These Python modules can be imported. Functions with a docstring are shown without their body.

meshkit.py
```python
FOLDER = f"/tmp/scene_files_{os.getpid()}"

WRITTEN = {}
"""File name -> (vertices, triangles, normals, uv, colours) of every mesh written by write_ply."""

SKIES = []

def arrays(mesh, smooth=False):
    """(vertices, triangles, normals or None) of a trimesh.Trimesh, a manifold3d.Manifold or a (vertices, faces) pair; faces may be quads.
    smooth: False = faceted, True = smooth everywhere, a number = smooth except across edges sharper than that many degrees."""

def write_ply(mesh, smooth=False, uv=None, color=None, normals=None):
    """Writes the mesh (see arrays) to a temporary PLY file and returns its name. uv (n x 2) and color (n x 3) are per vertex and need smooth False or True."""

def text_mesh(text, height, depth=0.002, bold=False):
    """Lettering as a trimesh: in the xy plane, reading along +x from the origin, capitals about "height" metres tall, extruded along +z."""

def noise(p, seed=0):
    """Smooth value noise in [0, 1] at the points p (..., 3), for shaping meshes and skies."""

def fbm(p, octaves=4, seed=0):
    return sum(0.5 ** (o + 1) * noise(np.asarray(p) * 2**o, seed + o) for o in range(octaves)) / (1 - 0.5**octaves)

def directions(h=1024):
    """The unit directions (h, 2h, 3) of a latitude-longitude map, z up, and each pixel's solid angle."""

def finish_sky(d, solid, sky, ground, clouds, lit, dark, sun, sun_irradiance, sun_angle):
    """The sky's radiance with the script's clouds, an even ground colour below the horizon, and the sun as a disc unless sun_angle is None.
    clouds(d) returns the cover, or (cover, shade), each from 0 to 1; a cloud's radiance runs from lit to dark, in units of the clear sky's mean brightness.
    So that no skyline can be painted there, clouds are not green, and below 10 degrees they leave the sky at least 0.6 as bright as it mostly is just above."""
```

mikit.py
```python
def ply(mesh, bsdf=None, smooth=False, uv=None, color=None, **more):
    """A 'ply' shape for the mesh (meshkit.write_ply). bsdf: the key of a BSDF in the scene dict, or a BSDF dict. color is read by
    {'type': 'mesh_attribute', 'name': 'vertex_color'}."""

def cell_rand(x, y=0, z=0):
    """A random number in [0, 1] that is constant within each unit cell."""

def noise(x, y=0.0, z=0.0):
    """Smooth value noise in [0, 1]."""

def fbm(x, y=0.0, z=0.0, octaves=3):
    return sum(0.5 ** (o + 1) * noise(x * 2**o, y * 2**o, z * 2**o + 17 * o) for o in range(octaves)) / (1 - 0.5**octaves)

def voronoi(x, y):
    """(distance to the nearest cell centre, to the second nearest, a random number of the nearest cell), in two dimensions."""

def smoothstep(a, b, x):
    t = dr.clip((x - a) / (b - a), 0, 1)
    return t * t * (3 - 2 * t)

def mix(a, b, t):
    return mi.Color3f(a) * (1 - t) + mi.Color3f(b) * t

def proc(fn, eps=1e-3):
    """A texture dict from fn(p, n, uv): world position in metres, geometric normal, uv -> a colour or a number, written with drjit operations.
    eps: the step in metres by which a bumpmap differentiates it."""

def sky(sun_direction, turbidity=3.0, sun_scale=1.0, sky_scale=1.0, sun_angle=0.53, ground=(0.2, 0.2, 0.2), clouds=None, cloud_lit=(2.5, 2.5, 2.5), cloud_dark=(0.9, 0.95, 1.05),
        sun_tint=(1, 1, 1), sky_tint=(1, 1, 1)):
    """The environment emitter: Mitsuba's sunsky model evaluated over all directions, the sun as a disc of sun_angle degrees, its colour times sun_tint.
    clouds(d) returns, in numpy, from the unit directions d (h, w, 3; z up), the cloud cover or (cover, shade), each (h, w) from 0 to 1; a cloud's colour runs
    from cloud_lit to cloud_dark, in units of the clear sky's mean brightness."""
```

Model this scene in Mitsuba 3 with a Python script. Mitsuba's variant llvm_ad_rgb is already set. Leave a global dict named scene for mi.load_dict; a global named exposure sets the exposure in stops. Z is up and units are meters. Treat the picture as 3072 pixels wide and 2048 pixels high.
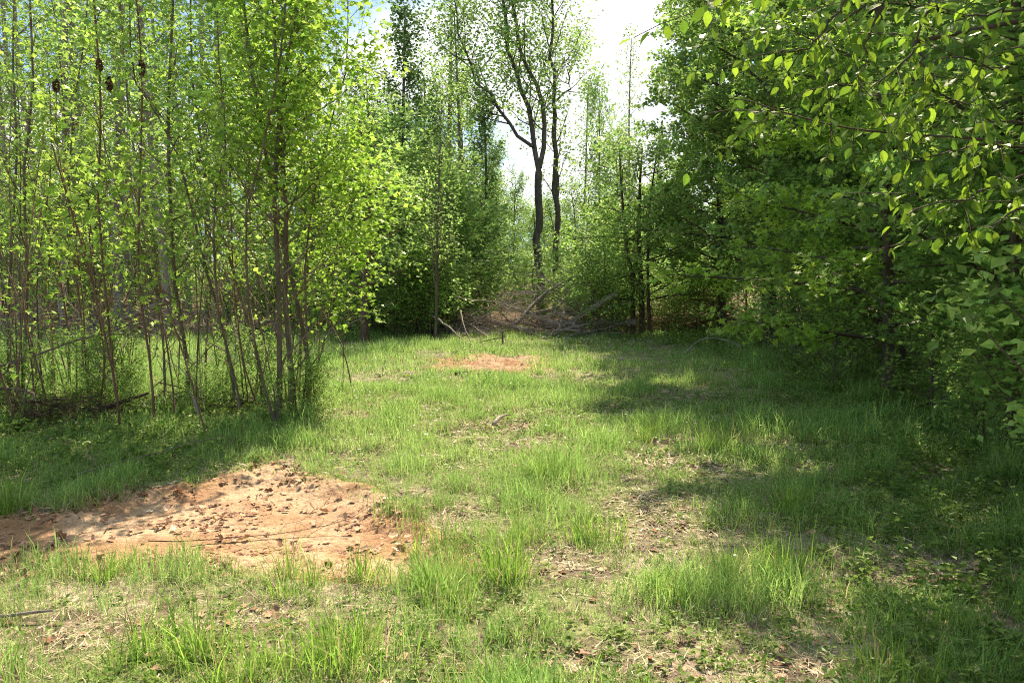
import math, numpy as np, trimesh, mitsuba as mi, mikit, meshkit
from mikit import proc, noise, fbm, voronoi, mix, smoothstep

T = mi.ScalarTransform4f
scene, labels = {}, {}

# ---------------------------------------------------------------- camera, sky, exposure
PITCH = math.radians(4.7)
scene['camera'] = {'type': 'perspective', 'fov': 64.97, 'fov_axis': 'x', 'near_clip': 0.05, 'far_clip': 3000.0,
                   'to_world': T().look_at(origin=[0, 0, 1.6], target=[0, math.cos(PITCH), 1.6 - math.sin(PITCH)], up=[0, 0, 1])}
SUN_AZ, SUN_EL = math.radians(20), math.radians(51)      # in front of the camera, a little to the right
SUN = [math.sin(SUN_AZ) * math.cos(SUN_EL), math.cos(SUN_AZ) * math.cos(SUN_EL), math.sin(SUN_EL)]


def cloud_cover(d):
    q = np.stack([d[..., 0], d[..., 1], d[..., 2] * 2.2], -1)
    f = meshkit.fbm(q * 3.1 + 4.3, 5, seed=7)
    gap = np.exp(-(((d[..., 0] + 0.20) / 0.16) ** 2 + ((d[..., 2] - 0.36) / 0.13) ** 2)) * (d[..., 1] > 0)
    f = f + 0.20 * np.exp(-(((d[..., 0] - 0.20) / 0.22) ** 2 + ((d[..., 2] - 0.34) / 0.2) ** 2)) * (d[..., 1] > 0)
    c = np.clip((f - 0.45 - 0.12 * gap) / 0.16, 0, 1)
    return c * c * (3 - 2 * c), np.clip((meshkit.fbm(q * 5 + 1.7, 4, seed=3) - 0.55) * 2, 0, 0.5)


scene['sky'] = mikit.sky(SUN, turbidity=3, clouds=cloud_cover, cloud_lit=(2.6, 2.6, 2.65), cloud_dark=(2.0, 2.05, 2.15), sky_scale=0.75)
exposure = 3.0
RNG = np.random.default_rng(11)

# ---------------------------------------------------------------- materials
def wood_color(p, n, uv):
    # uv.x: tone (0 dark .. 1 pale grey), uv.y: redness
    g = fbm(p.x * 22, p.y * 22, p.z * 4.0, 3)
    lich = smoothstep(0.58, 0.72, fbm(p.x * 5 + 3, p.y * 5, p.z * 3, 3))
    base = mix(mi.Color3f(0.050, 0.040, 0.031), mi.Color3f(0.30, 0.275, 0.235), uv.x)
    base = base * mix(mi.Color3f(1, 1, 1), mi.Color3f(1.45, 0.85, 0.62), uv.y)
    return base * (0.55 + 0.9 * g) * (1 + 0.45 * lich)


def leaf(spec=0.35):
    col = {'type': 'mesh_attribute', 'name': 'vertex_color'}
    return {'type': 'blendbsdf', 'weight': 0.6,
            'a': {'type': 'twosided', 'b': {'type': 'principled', 'base_color': col, 'roughness': 0.42, 'specular': spec}},
            'b': {'type': 'principledthin', 'base_color': col, 'roughness': 0.6, 'diff_trans': 1.8, 'spec_trans': 0.0}}


scene['wood_bsdf'] = {'type': 'bumpmap', 'scale': 1.0, 'tex': proc(lambda p, n, uv: 0.006 * fbm(p.x * 30, p.y * 30, p.z * 6, 2), 2e-3),
                      'b': {'type': 'principled', 'base_color': proc(wood_color), 'roughness': 0.85, 'specular': 0.2}}
scene['leaf_bsdf'] = leaf()
scene['grass_bsdf'] = leaf(0.3)
scene['dry_bsdf'] = {'type': 'twosided', 'b': {'type': 'principled', 'base_color': {'type': 'mesh_attribute', 'name': 'vertex_color'}, 'roughness': 0.8, 'specular': 0.2}}


def soil_color(p, n, uv):
    a = fbm(p.x * 1.3, p.y * 1.3, 0, 3)
    b = fbm(p.x * 9, p.y * 9, 2, 3)
    c = fbm(p.x * 55, p.y * 55, 4, 2)
    thatch = mix(mi.Color3f(0.13, 0.10, 0.075), mi.Color3f(0.30, 0.245, 0.185), smoothstep(0.3, 0.7, b))
    green = mix(mi.Color3f(0.085, 0.115, 0.03), mi.Color3f(0.17, 0.21, 0.07), c)
    col = mix(thatch, green, smoothstep(0.40, 0.62, a * 0.6 + b * 0.4) * 0.75)
    forest = mix(mi.Color3f(0.075, 0.052, 0.033), mi.Color3f(0.20, 0.145, 0.095), smoothstep(0.3, 0.7, b))
    wood = smoothstep(23.5, 26, p.y + 2 * a) + smoothstep(4.2, 5.6, p.x + a * 1.5)
    col = mix(col, forest, dr_clip(wood))
    return col * (0.6 + 0.8 * c)


def dr_clip(x):
    import drjit as dr
    return dr.clip(x, 0, 1)


def clay_color(p, n, uv):
    a = fbm(p.x * 2.5, p.y * 2.5, 0, 3)
    b = fbm(p.x * 14, p.y * 14, p.z * 14, 3)
    c = fbm(p.x * 90, p.y * 90, 1, 2)
    col = mix(mi.Color3f(0.29, 0.175, 0.10), mi.Color3f(0.39, 0.28, 0.18), smoothstep(0.3, 0.7, a))
    col = mix(col, mi.Color3f(0.17, 0.10, 0.062), smoothstep(0.56, 0.72, b) * 0.55)
    return col * (0.75 + 0.5 * c)


def bump(f, e=2e-3):
    return proc(f, e)


scene['soil_bsdf'] = {'type': 'bumpmap', 'scale': 1.0, 'tex': bump(lambda p, n, uv: 0.02 * fbm(p.x * 26, p.y * 26, 1, 3)),
                      'b': {'type': 'twosided', 'b': {'type': 'principled', 'base_color': proc(soil_color), 'roughness': 0.95, 'specular': 0.1}}}
scene['clay_bsdf'] = {'type': 'bumpmap', 'scale': 1.0, 'tex': bump(lambda p, n, uv: 0.014 * fbm(p.x * 34, p.y * 34, 1, 3)),
                      'b': {'type': 'twosided', 'b': {'type': 'principled', 'base_color': proc(clay_color), 'roughness': 0.95, 'specular': 0.1}}}

# ---------------------------------------------------------------- helpers
def number(name):
    if name not in labels and not any(k == name or k.startswith(name + '__') for k in USED):
        USED.add(name)
        return name
    i = COUNT.get(name, 0) + 1
    COUNT[name] = i
    k = '%s_%03d' % (name, i)
    USED.add(k)
    return k


USED, COUNT = set(), {}


def thing(name, label, cat, group=None):
    k = number(name)
    labels[k] = {'label': label, 'category': cat}
    if group:
        labels[k]['group'] = group
    return k


def part(parent, name, d, label=None):
    k = number(parent + '__' + name)
    scene[k] = d
    if label:
        labels[k] = {'label': label}
    return k


def stuff(name, d, label, cat):
    scene[name] = d
    labels[name] = {'label': label, 'category': cat, 'kind': 'stuff'}


def structure(name, d):
    scene[name] = d
    labels[name] = {'kind': 'structure', 'label': STRUCT[name][0], 'category': STRUCT[name][1]}


STRUCT = {'ground': ('uneven clearing floor of thatch, soil and forest litter under the grass', 'ground'),
          'dirt_patch': ('orange bare clay pit with scattered dead leaves in the foreground', 'dirt'),
          'dirt_patch_001': ('small oval patch of churned orange soil far down the clearing', 'dirt')}


def unit(v):
    return v / np.maximum(np.linalg.norm(v, axis=-1, keepdims=True), 1e-9)


def resample(pts, k):
    """a smooth polyline of k points through pts"""
    from scipy.interpolate import PchipInterpolator
    pts = np.asarray(pts, float)
    s = np.r_[0, np.cumsum(np.linalg.norm(np.diff(pts, axis=0), axis=1))]
    return PchipInterpolator(s, pts)(np.linspace(0, s[-1], k))


def tubes(P, R, sides=5, tone=0.3, red=0.0):
    """P (N,K,3) polylines, R (N,K) radii -> vertices, faces, uv"""
    N, K, _ = P.shape
    tan = unit(np.gradient(P, axis=1))
    ref = np.where(np.abs(tan[:, :1, 2:3]) > 0.8, [1.0, 0, 0], [0, 0, 1.0])
    a = unit(np.cross(tan, ref))
    b = np.cross(tan, a)
    ang = np.arange(sides) / sides * 2 * np.pi
    ring = a[:, :, None] * np.cos(ang)[:, None] + b[:, :, None] * np.sin(ang)[:, None]
    v = (P[:, :, None] + ring * R[:, :, None, None]).reshape(-1, 3)
    n, k, s = np.meshgrid(np.arange(N), np.arange(K - 1), np.arange(sides), indexing='ij')
    i0 = (n * K + k) * sides
    s1 = (s + 1) % sides
    q = np.stack([i0 + s, i0 + sides + s, i0 + sides + s1, i0 + s1], -1).reshape(-1, 4)
    f = np.vstack([q[:, [0, 2, 1]], q[:, [0, 3, 2]]])
    uv = np.tile([[tone, red]], (len(v), 1))
    return v, f, uv


def join(*ms):
    ms = [m for m in ms if m is not None and len(m[0])]
    off = np.cumsum([0] + [len(m[0]) for m in ms])
    out = [np.vstack([m[0] for m in ms]), np.vstack([m[1] + o for m, o in zip(ms, off)])]
    return (*out, np.vstack([m[2] for m in ms]))


def grow(P, R, n, t0, t1, ang, length, up, npts, rng, jit=0.12, taper=(0.55, 0.15)):
    """n children on each parent polyline; length(t) gives metres; up bends them"""
    N, K, _ = P.shape
    t = t0 + (t1 - t0) * (np.arange(n)[None] + rng.random((N, n))) / n
    u = t * (K - 1)
    i = np.clip(u.astype(int), 0, K - 2)
    w = (u - i)[..., None]
    r = np.arange(N)[:, None]
    pos = P[r, i] * (1 - w) + P[r, i + 1] * w
    rad = R[r, i] * (1 - w[..., 0]) + R[r, i + 1] * w[..., 0]
    tan = unit(P[r, i + 1] - P[r, i])
    az = 2.4 * np.arange(n)[None] + rng.random((N, 1)) * 6.28 + rng.normal(0, 0.5, (N, n))
    ref = np.where(np.abs(tan[..., 2:3]) > 0.8, [1.0, 0, 0], [0, 0, 1.0])
    a = unit(np.cross(tan, ref))
    b = np.cross(tan, a)
    side = a * np.cos(az)[..., None] + b * np.sin(az)[..., None]
    an = ang + rng.normal(0, 0.15, (N, n))
    if np.ndim(up) or True:
        d = tan * np.cos(an)[..., None] + side * np.sin(an)[..., None]
    L = (length(t) if callable(length) else length) * rng.uniform(0.7, 1.25, (N, n))
    d, pos, L, rad = d.reshape(-1, 3), pos.reshape(-1, 3), L.reshape(-1), rad.reshape(-1)
    s = np.linspace(0, 1, npts)
    Q = pos[:, None] + d[:, None] * (L[:, None] * s)[..., None]
    Q[..., 2] += up * L[:, None] * s ** 2
    wob = np.cumsum(rng.normal(0, jit, Q.shape), axis=1) * (L / npts)[:, None, None]
    wob[:, 0] = 0
    Q += wob
    RR = np.minimum(rad * taper[0], 0.006 + L * 0.011)[:, None] * (1 - s * (1 - taper[1]))
    return Q, np.maximum(RR, 0.0012)


def along(P, n, t0, rng):
    """n points along each polyline and the directions there"""
    N, K, _ = P.shape
    t = t0 + (1 - t0) * (np.arange(n)[None] + rng.random((N, n))) / n
    u = np.clip(t, 0, 0.999) * (K - 1)
    i = u.astype(int)
    w = (u - i)[..., None]
    r = np.arange(N)[:, None]
    return (P[r, i] * (1 - w) + P[r, i + 1] * w).reshape(-1, 3), unit(P[r, i + 1] - P[r, i]).reshape(-1, 3)


# leaf outlines: x across, y along, z up; triangles
LEAF = {
    'fold': (np.array([[0, 0, 0], [0.33, 0.5, 0.10], [0, 1, -0.05], [-0.33, 0.5, 0.10]]), np.array([[0, 1, 2], [0, 2, 3]])),
    'long': (np.array([[0, 0, 0], [0.16, 0.45, 0.05], [0, 1, -0.08], [-0.16, 0.45, 0.05]]), np.array([[0, 1, 2], [0, 2, 3]])),
    'lobed': (np.array([[0, 0, 0], [0.52, 0.35, 0.06], [0.2, 0.55, 0.02], [0, 1.0, -0.10], [-0.2, 0.55, 0.02], [-0.52, 0.35, 0.06], [0, 0.42, 0]]),
              np.array([[0, 1, 6], [1, 2, 6], [2, 3, 6], [3, 4, 6], [4, 5, 6], [5, 0, 6]])),
    'star': (np.array([[0, 0, 0], [0.42, 0.05, .03], [0.2, 0.3, 0], [0.55, 0.55, .03], [0.16, 0.52, 0], [0, 1.0, -0.08], [-0.16, 0.52, 0], [-0.55, 0.55, .03], [-0.2, 0.3, 0], [-0.42, 0.05, .03]]),
             np.array([[0, 1, 2], [2, 3, 4], [4, 5, 6], [6, 7, 8], [8, 9, 0], [0, 2, 8], [2, 4, 8], [4, 6, 8]])),
    'oval': (np.array([[0, 0, 0], [0.2, 0.18, .05], [0.29, 0.45, .08], [0.2, 0.72, .04], [0, 1, -.1], [-0.2, 0.72, .04], [-0.29, 0.45, .08], [-0.2, 0.18, .05], [0, 0.18, 0], [0, .45, 0], [0, .72, -.02]]),
             np.array([[0, 1, 8], [1, 2, 9], [1, 9, 8], [2, 3, 10], [2, 10, 9], [3, 4, 10], [0, 8, 7], [7, 8, 9], [7, 9, 6], [6, 9, 10], [6, 10, 5], [5, 10, 4]])),
    'curl': (np.array([[0, 0, 0], [0.34, 0.25, .10], [0.20, 0.5, .05], [0.36, 0.72, .14], [0, 1, .08], [-0.34, 0.72, .07], [-0.19, 0.5, .05], [-0.34, 0.25, .12], [0, .3, 0], [0, .7, -.02]]),
             np.array([[0, 1, 8], [1, 2, 8], [2, 9, 8], [2, 3, 9], [3, 4, 9], [4, 5, 9], [5, 6, 9], [6, 8, 9], [6, 7, 8], [7, 0, 8]])),
}


def leaves(pos, axis, normal, size, kind, color):
    """one leaf per row -> vertices, faces, colours"""
    v, f = LEAF[kind]
    y = unit(axis)
    x = unit(np.cross(y, normal))
    z = np.cross(x, y)
    V = pos[:, None] + size[:, None, None] * (x[:, None] * v[:, 0, None] + y[:, None] * v[:, 1, None] + z[:, None] * v[:, 2, None])
    M = len(pos)
    F = (f[None] + (np.arange(M) * len(v))[:, None, None]).reshape(-1, 3)
    return V.reshape(-1, 3), F, np.repeat(color, len(v), axis=0)


def tint(n, rng, a, b, jit=0.14):
    t = rng.random((n, 1))
    return np.clip((np.asarray(a) * (1 - t) + np.asarray(b) * t) * np.exp(rng.normal(0, jit, (n, 1))), 0.005, 0.9)


LIME = ((0.22, 0.40, 0.05), (0.40, 0.57, 0.09))
SPRING = ((0.18, 0.34, 0.075), (0.37, 0.52, 0.135))
MID = ((0.13, 0.26, 0.06), (0.28, 0.44, 0.10))
DARK = ((0.09, 0.18, 0.055), (0.18, 0.29, 0.08))
OLIVE = ((0.14, 0.28, 0.06), (0.31, 0.44, 0.11))


def foliage(P, n, t0, size, kind, pal, rng, spread=0.5, droop=-0.25, flat=0.75, keep=1.0):
    pos, d = along(P, n, t0, rng)
    if keep < 1:
        m = rng.random(len(pos)) < keep
        pos, d = pos[m], d[m]
    M = len(pos)
    out = rng.normal(0, 1, (M, 3))
    ax = unit(d * 0.5 + out * [1, 1, 0.5]) + [0, 0, droop]
    nor = unit(rng.normal(0, 1, (M, 3)) * (1 - flat) + [0, 0, flat])
    tone = np.exp(rng.normal(0, 0.20, (len(P), 1)))
    tone = np.repeat(tone, n, 0)[m] if keep < 1 else np.repeat(tone, n, 0)
    s = size * rng.uniform(0.55, 1.3, M)
    pos = pos + rng.normal(0, 1, (M, 3)) * spread * size
    return leaves(pos, ax, nor, s, kind, np.clip(tint(M, rng, *pal) * tone, 0, .9))


def wood_ply(m):
    return mikit.ply((m[0], m[1]), 'wood_bsdf', smooth=True, uv=m[2])


def leaf_ply(m, bsdf='leaf_bsdf'):
    return mikit.ply((m[0], m[1]), bsdf, color=m[2])


def tree_mesh(trunk, r0, r1, rng, n1, t0, t1, a1, len1, up1, n2, len2, up2, nleaf, size, kind, pal, tone=0.3, red=0.0, a2=0.9,
              n3=0, len3=0.2, flat=0.7, droop=-0.25, keep=1.0, sides=7, spread=0.6, k1=6, k2=4, leaf_t0=0.15, layer=1.0):
    """trunk polyline with branches, twigs and leaves -> (wood, crown)"""
    K = 14
    P0 = resample(trunk, K)[None]
    s = np.linspace(0, 1, K)
    R0 = (r0 * (1 - s) ** 0.8 + r1 * s)[None] * (1 + 0.3 * np.exp(-s * 40))
    P1, R1 = grow(P0, R0, n1, t0, t1, a1, len1, up1, k1, rng)
    P2, R2 = grow(P1, R1, n2, 0.2, 1.0, a2, len2, up2, k2, rng)
    if layer < 1:      # sprays spread flat along their branch
        P2[..., 2] = P2[:, :1, 2] + (P2[..., 2] - P2[:, :1, 2]) * layer
    parts = [tubes(P0, R0, sides, tone, red), tubes(P1, R1, 4, tone, red), tubes(P2, R2, 3, tone * 0.8, red)]
    tw = P2
    if n3:
        P3, R3 = grow(P2, R2, n3, 0.2, 1.0, a2, len3, up2, 3, rng)
        parts.append(tubes(P3, R3, 3, tone * 0.8, red))
        tw = P3
    crown = foliage(tw, nleaf, leaf_t0, size, kind, pal, rng, spread, droop, flat, keep)
    return join(*parts), crown


# ---------------------------------------------------------------- ground
def sdf(x, y, poly):
    """signed distance to a polygon, negative inside"""
    p = np.asarray(poly, float)
    q = np.roll(p, -1, 0)
    sh = np.shape(x)
    X = np.stack([np.ravel(x), np.ravel(y)], -1)
    d = np.full(len(X), 1e9)
    ins = np.zeros(len(X), bool)
    for a, b in zip(p, q):
        e = b - a
        t = np.clip(((X - a) @ e) / (e @ e), 0, 1)
        d = np.minimum(d, np.linalg.norm(X - a - t[:, None] * e, axis=1))
        c = (a[1] > X[:, 1]) != (b[1] > X[:, 1])
        ins ^= c & (X[:, 0] < a[0] + (X[:, 1] - a[1]) / (b[1] - a[1] + 1e-12) * (b[0] - a[0]))
    return np.where(ins, -d, d).reshape(sh)


PIT = [(-5.6, 4.9), (-3.9, 5.1), (-3.12, 5.5), (-2.85, 5.9), (-2.44, 6.15), (-2.08, 6.65), (-1.55, 6.3), (-1.1, 5.95), (-0.72, 5.35), (-0.42, 4.8), (-0.28, 4.4), (-0.7, 4.12),
       (-1.27, 4.3), (-1.86, 4.38), (-2.43, 4.3), (-2.74, 4.2), (-3.6, 4.05), (-5.6, 4.0)]
FAR_PIT = [(-1.55, 15.0), (-0.68, 16.2), (0.47, 16.0), (0.78, 14.5), (0.47, 13.45), (-0.7, 13.4), (-1.25, 13.9)]


def xy0(x, y):
    return np.stack([np.asarray(x, float), np.asarray(y, float), np.zeros(np.shape(x))], -1)


def fb(x, y, f, o=3, seed=0):
    return meshkit.fbm(xy0(x, y) * f + [0, 0, seed * 3.7], o, seed)


def base_z(x, y):
    z = 0.16 * (fb(x, y, 0.22, 3, 1) - 0.5) + 0.05 * (fb(x, y, 1.4, 3, 2) - 0.5)
    z = z * np.clip((np.hypot(x, y) - 1) / 5, 0.3, 1)
    z = z + 0.022 * np.clip(np.asarray(y) - 24, 0, 60) - 0.0008 * np.clip(np.asarray(y) - 24, 0, 60) * 0
    z = z + 0.06 * np.clip(np.asarray(x) - 4.5, 0, 6)
    return z


def pit_z(x, y):
    s = sdf(x, y, PIT) + 0.25 * (fb(x, y, 2.2, 3, 5) - 0.5)
    s2 = sdf(x, y, FAR_PIT) + 0.9 * (fb(x, y, 1.9, 4, 6) - 0.5)
    sm = lambda a, b, t: np.clip((t - a) / (b - a), 0, 1) ** 2 * (3 - 2 * np.clip((t - a) / (b - a), 0, 1))
    d = -0.065 * sm(0.1, -0.45, s) * sm(3.9, 4.9, np.asarray(y)) - 0.06 * sm(0.1, -0.6, s2)
    d = d + 0.008 * np.exp(-((s - 0.05) / 0.15) ** 2) * sm(5.0, 5.6, np.asarray(y)) * sm(9, 7, np.asarray(y))
    return d, s, s2


def gz(x, y):
    return base_z(x, y) + pit_z(x, y)[0]


def grid(x0, x1, y0, y1, step):
    xs, ys = np.arange(x0, x1 + step / 2, step), np.arange(y0, y1 + step / 2, step)
    X, Y = np.meshgrid(xs, ys)
    ny, nx = X.shape
    i = (np.arange(ny - 1)[:, None] * nx + np.arange(nx - 1)[None]).ravel()
    return X.ravel(), Y.ravel(), np.stack([i, i + 1, i + nx + 1, i + nx], 1)


def warp_axis(lim, n, p):
    t = np.linspace(-1, 1, n)
    return np.sign(t) * np.abs(t) ** p * lim


xs, ys = warp_axis(600, 241, 3.2), warp_axis(600, 241, 3.2) + 8
X, Y = [a.ravel() for a in np.meshgrid(xs, ys)]
S = pit_z(X, Y)
def ground_z(X, Y):
    d, s, s2 = pit_z(X, Y)
    return base_z(X, Y) + d - 0.06 * np.clip(-s / 0.12 + 1.0, 0, 1) - 0.05 * np.clip(-s2 / 0.15 + 0.8, 0, 1)


def warp_grid():
    i = (np.arange(240)[:, None] * 241 + np.arange(240)[None]).ravel()
    q = np.stack([i, i + 1, i + 242, i + 241], 1)
    c = (X[q].mean(1), Y[q].mean(1))
    q = q[~((np.abs(c[0]) < 9.0) & (c[1] > 1.0) & (c[1] < 20.0))]
    Z = ground_z(X, Y) - 0.02 * ((np.abs(X) < 8.8) & (Y > 1.2) & (Y < 19.8))
    return np.stack([X, Y, Z], 1), np.vstack([q[:, :3], q[:, [0, 2, 3]]])


gx, gy, gq = grid(-9.6, 9.6, 0.4, 20.6, 0.075)
gv = np.stack([gx, gy, ground_z(gx, gy) + 0.018 * (fb(gx, gy, 7, 3, 9) - 0.5)], 1)
v0, f0 = warp_grid()
structure('ground', mikit.ply((np.vstack([v0, gv]), np.vstack([f0, gq[:, :3] + len(v0), gq[:, [0, 2, 3]] + len(v0)])), 'soil_bsdf', smooth=True))

for name, box, w in (('dirt_patch', (-5.2, -0.2, 3.6, 7.0), 0), ('dirt_patch_001', (-2.2, 1.5, 12.8, 17.0), 1)):
    step = 0.022 if w == 0 else 0.035
    x, y, q = grid(*box[:2], *box[2:], step)
    d, s, s2 = pit_z(x, y)
    s = (s, s2)[w]
    clod = np.clip(fb(x, y, 9, 3, 12) - 0.5, -0.2, 1) * (0.06 if w == 0 else 0.16) + np.clip(fb(x, y, 22, 3, 13) - 0.55, 0, 1) * 0.09 + np.clip(fb(x, y, 3.5, 2, 14) - 0.5, -1, 1) * 0.05
    edge = np.clip(1 - np.abs(s + 0.12) / 0.42, 0.12, 1) * 1.5 if w == 0 else 1.0
    z = base_z(x, y) + d + clod * edge - 0.09 * np.clip((s - 0.02) / 0.25, 0, 2) - 0.004
    keep = (s[q] < 0.36).all(1)
    q = q[keep]
    used = np.unique(q)
    re = np.zeros(len(x), int)
    re[used] = np.arange(len(used))
    q = re[q]
    structure(name, mikit.ply((np.stack([x, y, z], 1)[used], np.vstack([q[:, :3], q[:, [0, 2, 3]]])), 'clay_bsdf', smooth=True))

# ---------------------------------------------------------------- grass, weeds and litter
def smooth01(a, b, t):
    u = np.clip((t - a) / (b - a), 0, 1)
    return u * u * (3 - 2 * u)


def wedge(n, y0, y1, rng, side=0.70, margin=0.5):
    """n points spread evenly over the part of the clearing between y0 and y1"""
    out = []
    while sum(map(len, out)) < n:
        y = rng.uniform(y0, y1, n * 2)
        x = rng.uniform(-1, 1, n * 2) * (side * y1 + margin)
        m = np.abs(x) < side * y + margin
        out.append(np.stack([x[m], y[m]], 1))
    return np.vstack(out)[:n]


def blades(x, y, z, h, w, rng, lean=0.35, seg=3, az=None):
    """bent grass blades -> vertices, faces, (blade count, vertices each)"""
    n = len(x)
    az = rng.uniform(0, 6.283, n) if az is None else az
    face = rng.uniform(0, 6.283, n)
    ln = np.abs(rng.normal(0, lean, n)) + 0.05
    b = np.stack([x, y, z], 1)
    d = np.stack([np.cos(az), np.sin(az), np.zeros(n)], 1)
    s = np.stack([np.cos(face), np.sin(face), np.zeros(n)], 1) * (w / 2)[:, None]
    up = np.array([0, 0, 1.0])
    mid = b + d * (ln * h * 0.35)[:, None] + up * (h * 0.55)[:, None]
    tipz = np.sqrt(np.clip(1 - (ln * 0.8) ** 2, 0.1, 1))
    tip = b + d * (ln * h * 1.1)[:, None] + up * (h * tipz)[:, None]
    if seg == 3:
        V = np.stack([b - s, b + s, mid - s * 0.8, mid + s * 0.8, tip], 1)
        F = np.array([[0, 1, 3], [0, 3, 2], [2, 3, 4]])
    else:
        V = np.stack([b - s, b + s, tip], 1)
        F = np.array([[0, 1, 2]])
    k = V.shape[1]
    return V.reshape(-1, 3), (F[None] + (np.arange(n) * k)[:, None, None]).reshape(-1, 3), k


def shade_side(x, y):
    """0 in the open, 1 in the rank growth along the right-hand trees"""
    edge = np.interp(y, [2, 3.5, 5, 7, 10, 15, 20], [0.9, 1.25, 1.6, 2.6, 3.6, 3.6, 3.4])
    return smooth01(-0.3, 0.9, x - edge)


def bare(x, y):
    """how bare the thatch is, 0 to 1"""
    b = smooth01(0.57, 0.72, fb(x, y, 0.9, 4, 21))
    for cx, cy, rx, ry in ((0.95, 5.3, 0.5, 0.55), (0.25, 4.4, 0.3, 0.25), (1.3, 6.9, 0.5, 0.5), (-0.1, 8.5, 0.7, 0.35), (-0.9, 3.1, 0.2, 0.2), (-1.9, 3.45, 0.35, 0.25), (0.5, 3.2, 0.4, 0.2),
                           (1.2, 3.15, 0.35, 0.2), (-0.4, 5.0, 0.3, 0.5), (2.3, 4.2, 0.4, 0.4)):
        b = np.maximum(b, np.exp(-(((x - cx) / rx) ** 2 + ((y - cy) / ry) ** 2) * 1.2))
    return b


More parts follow.
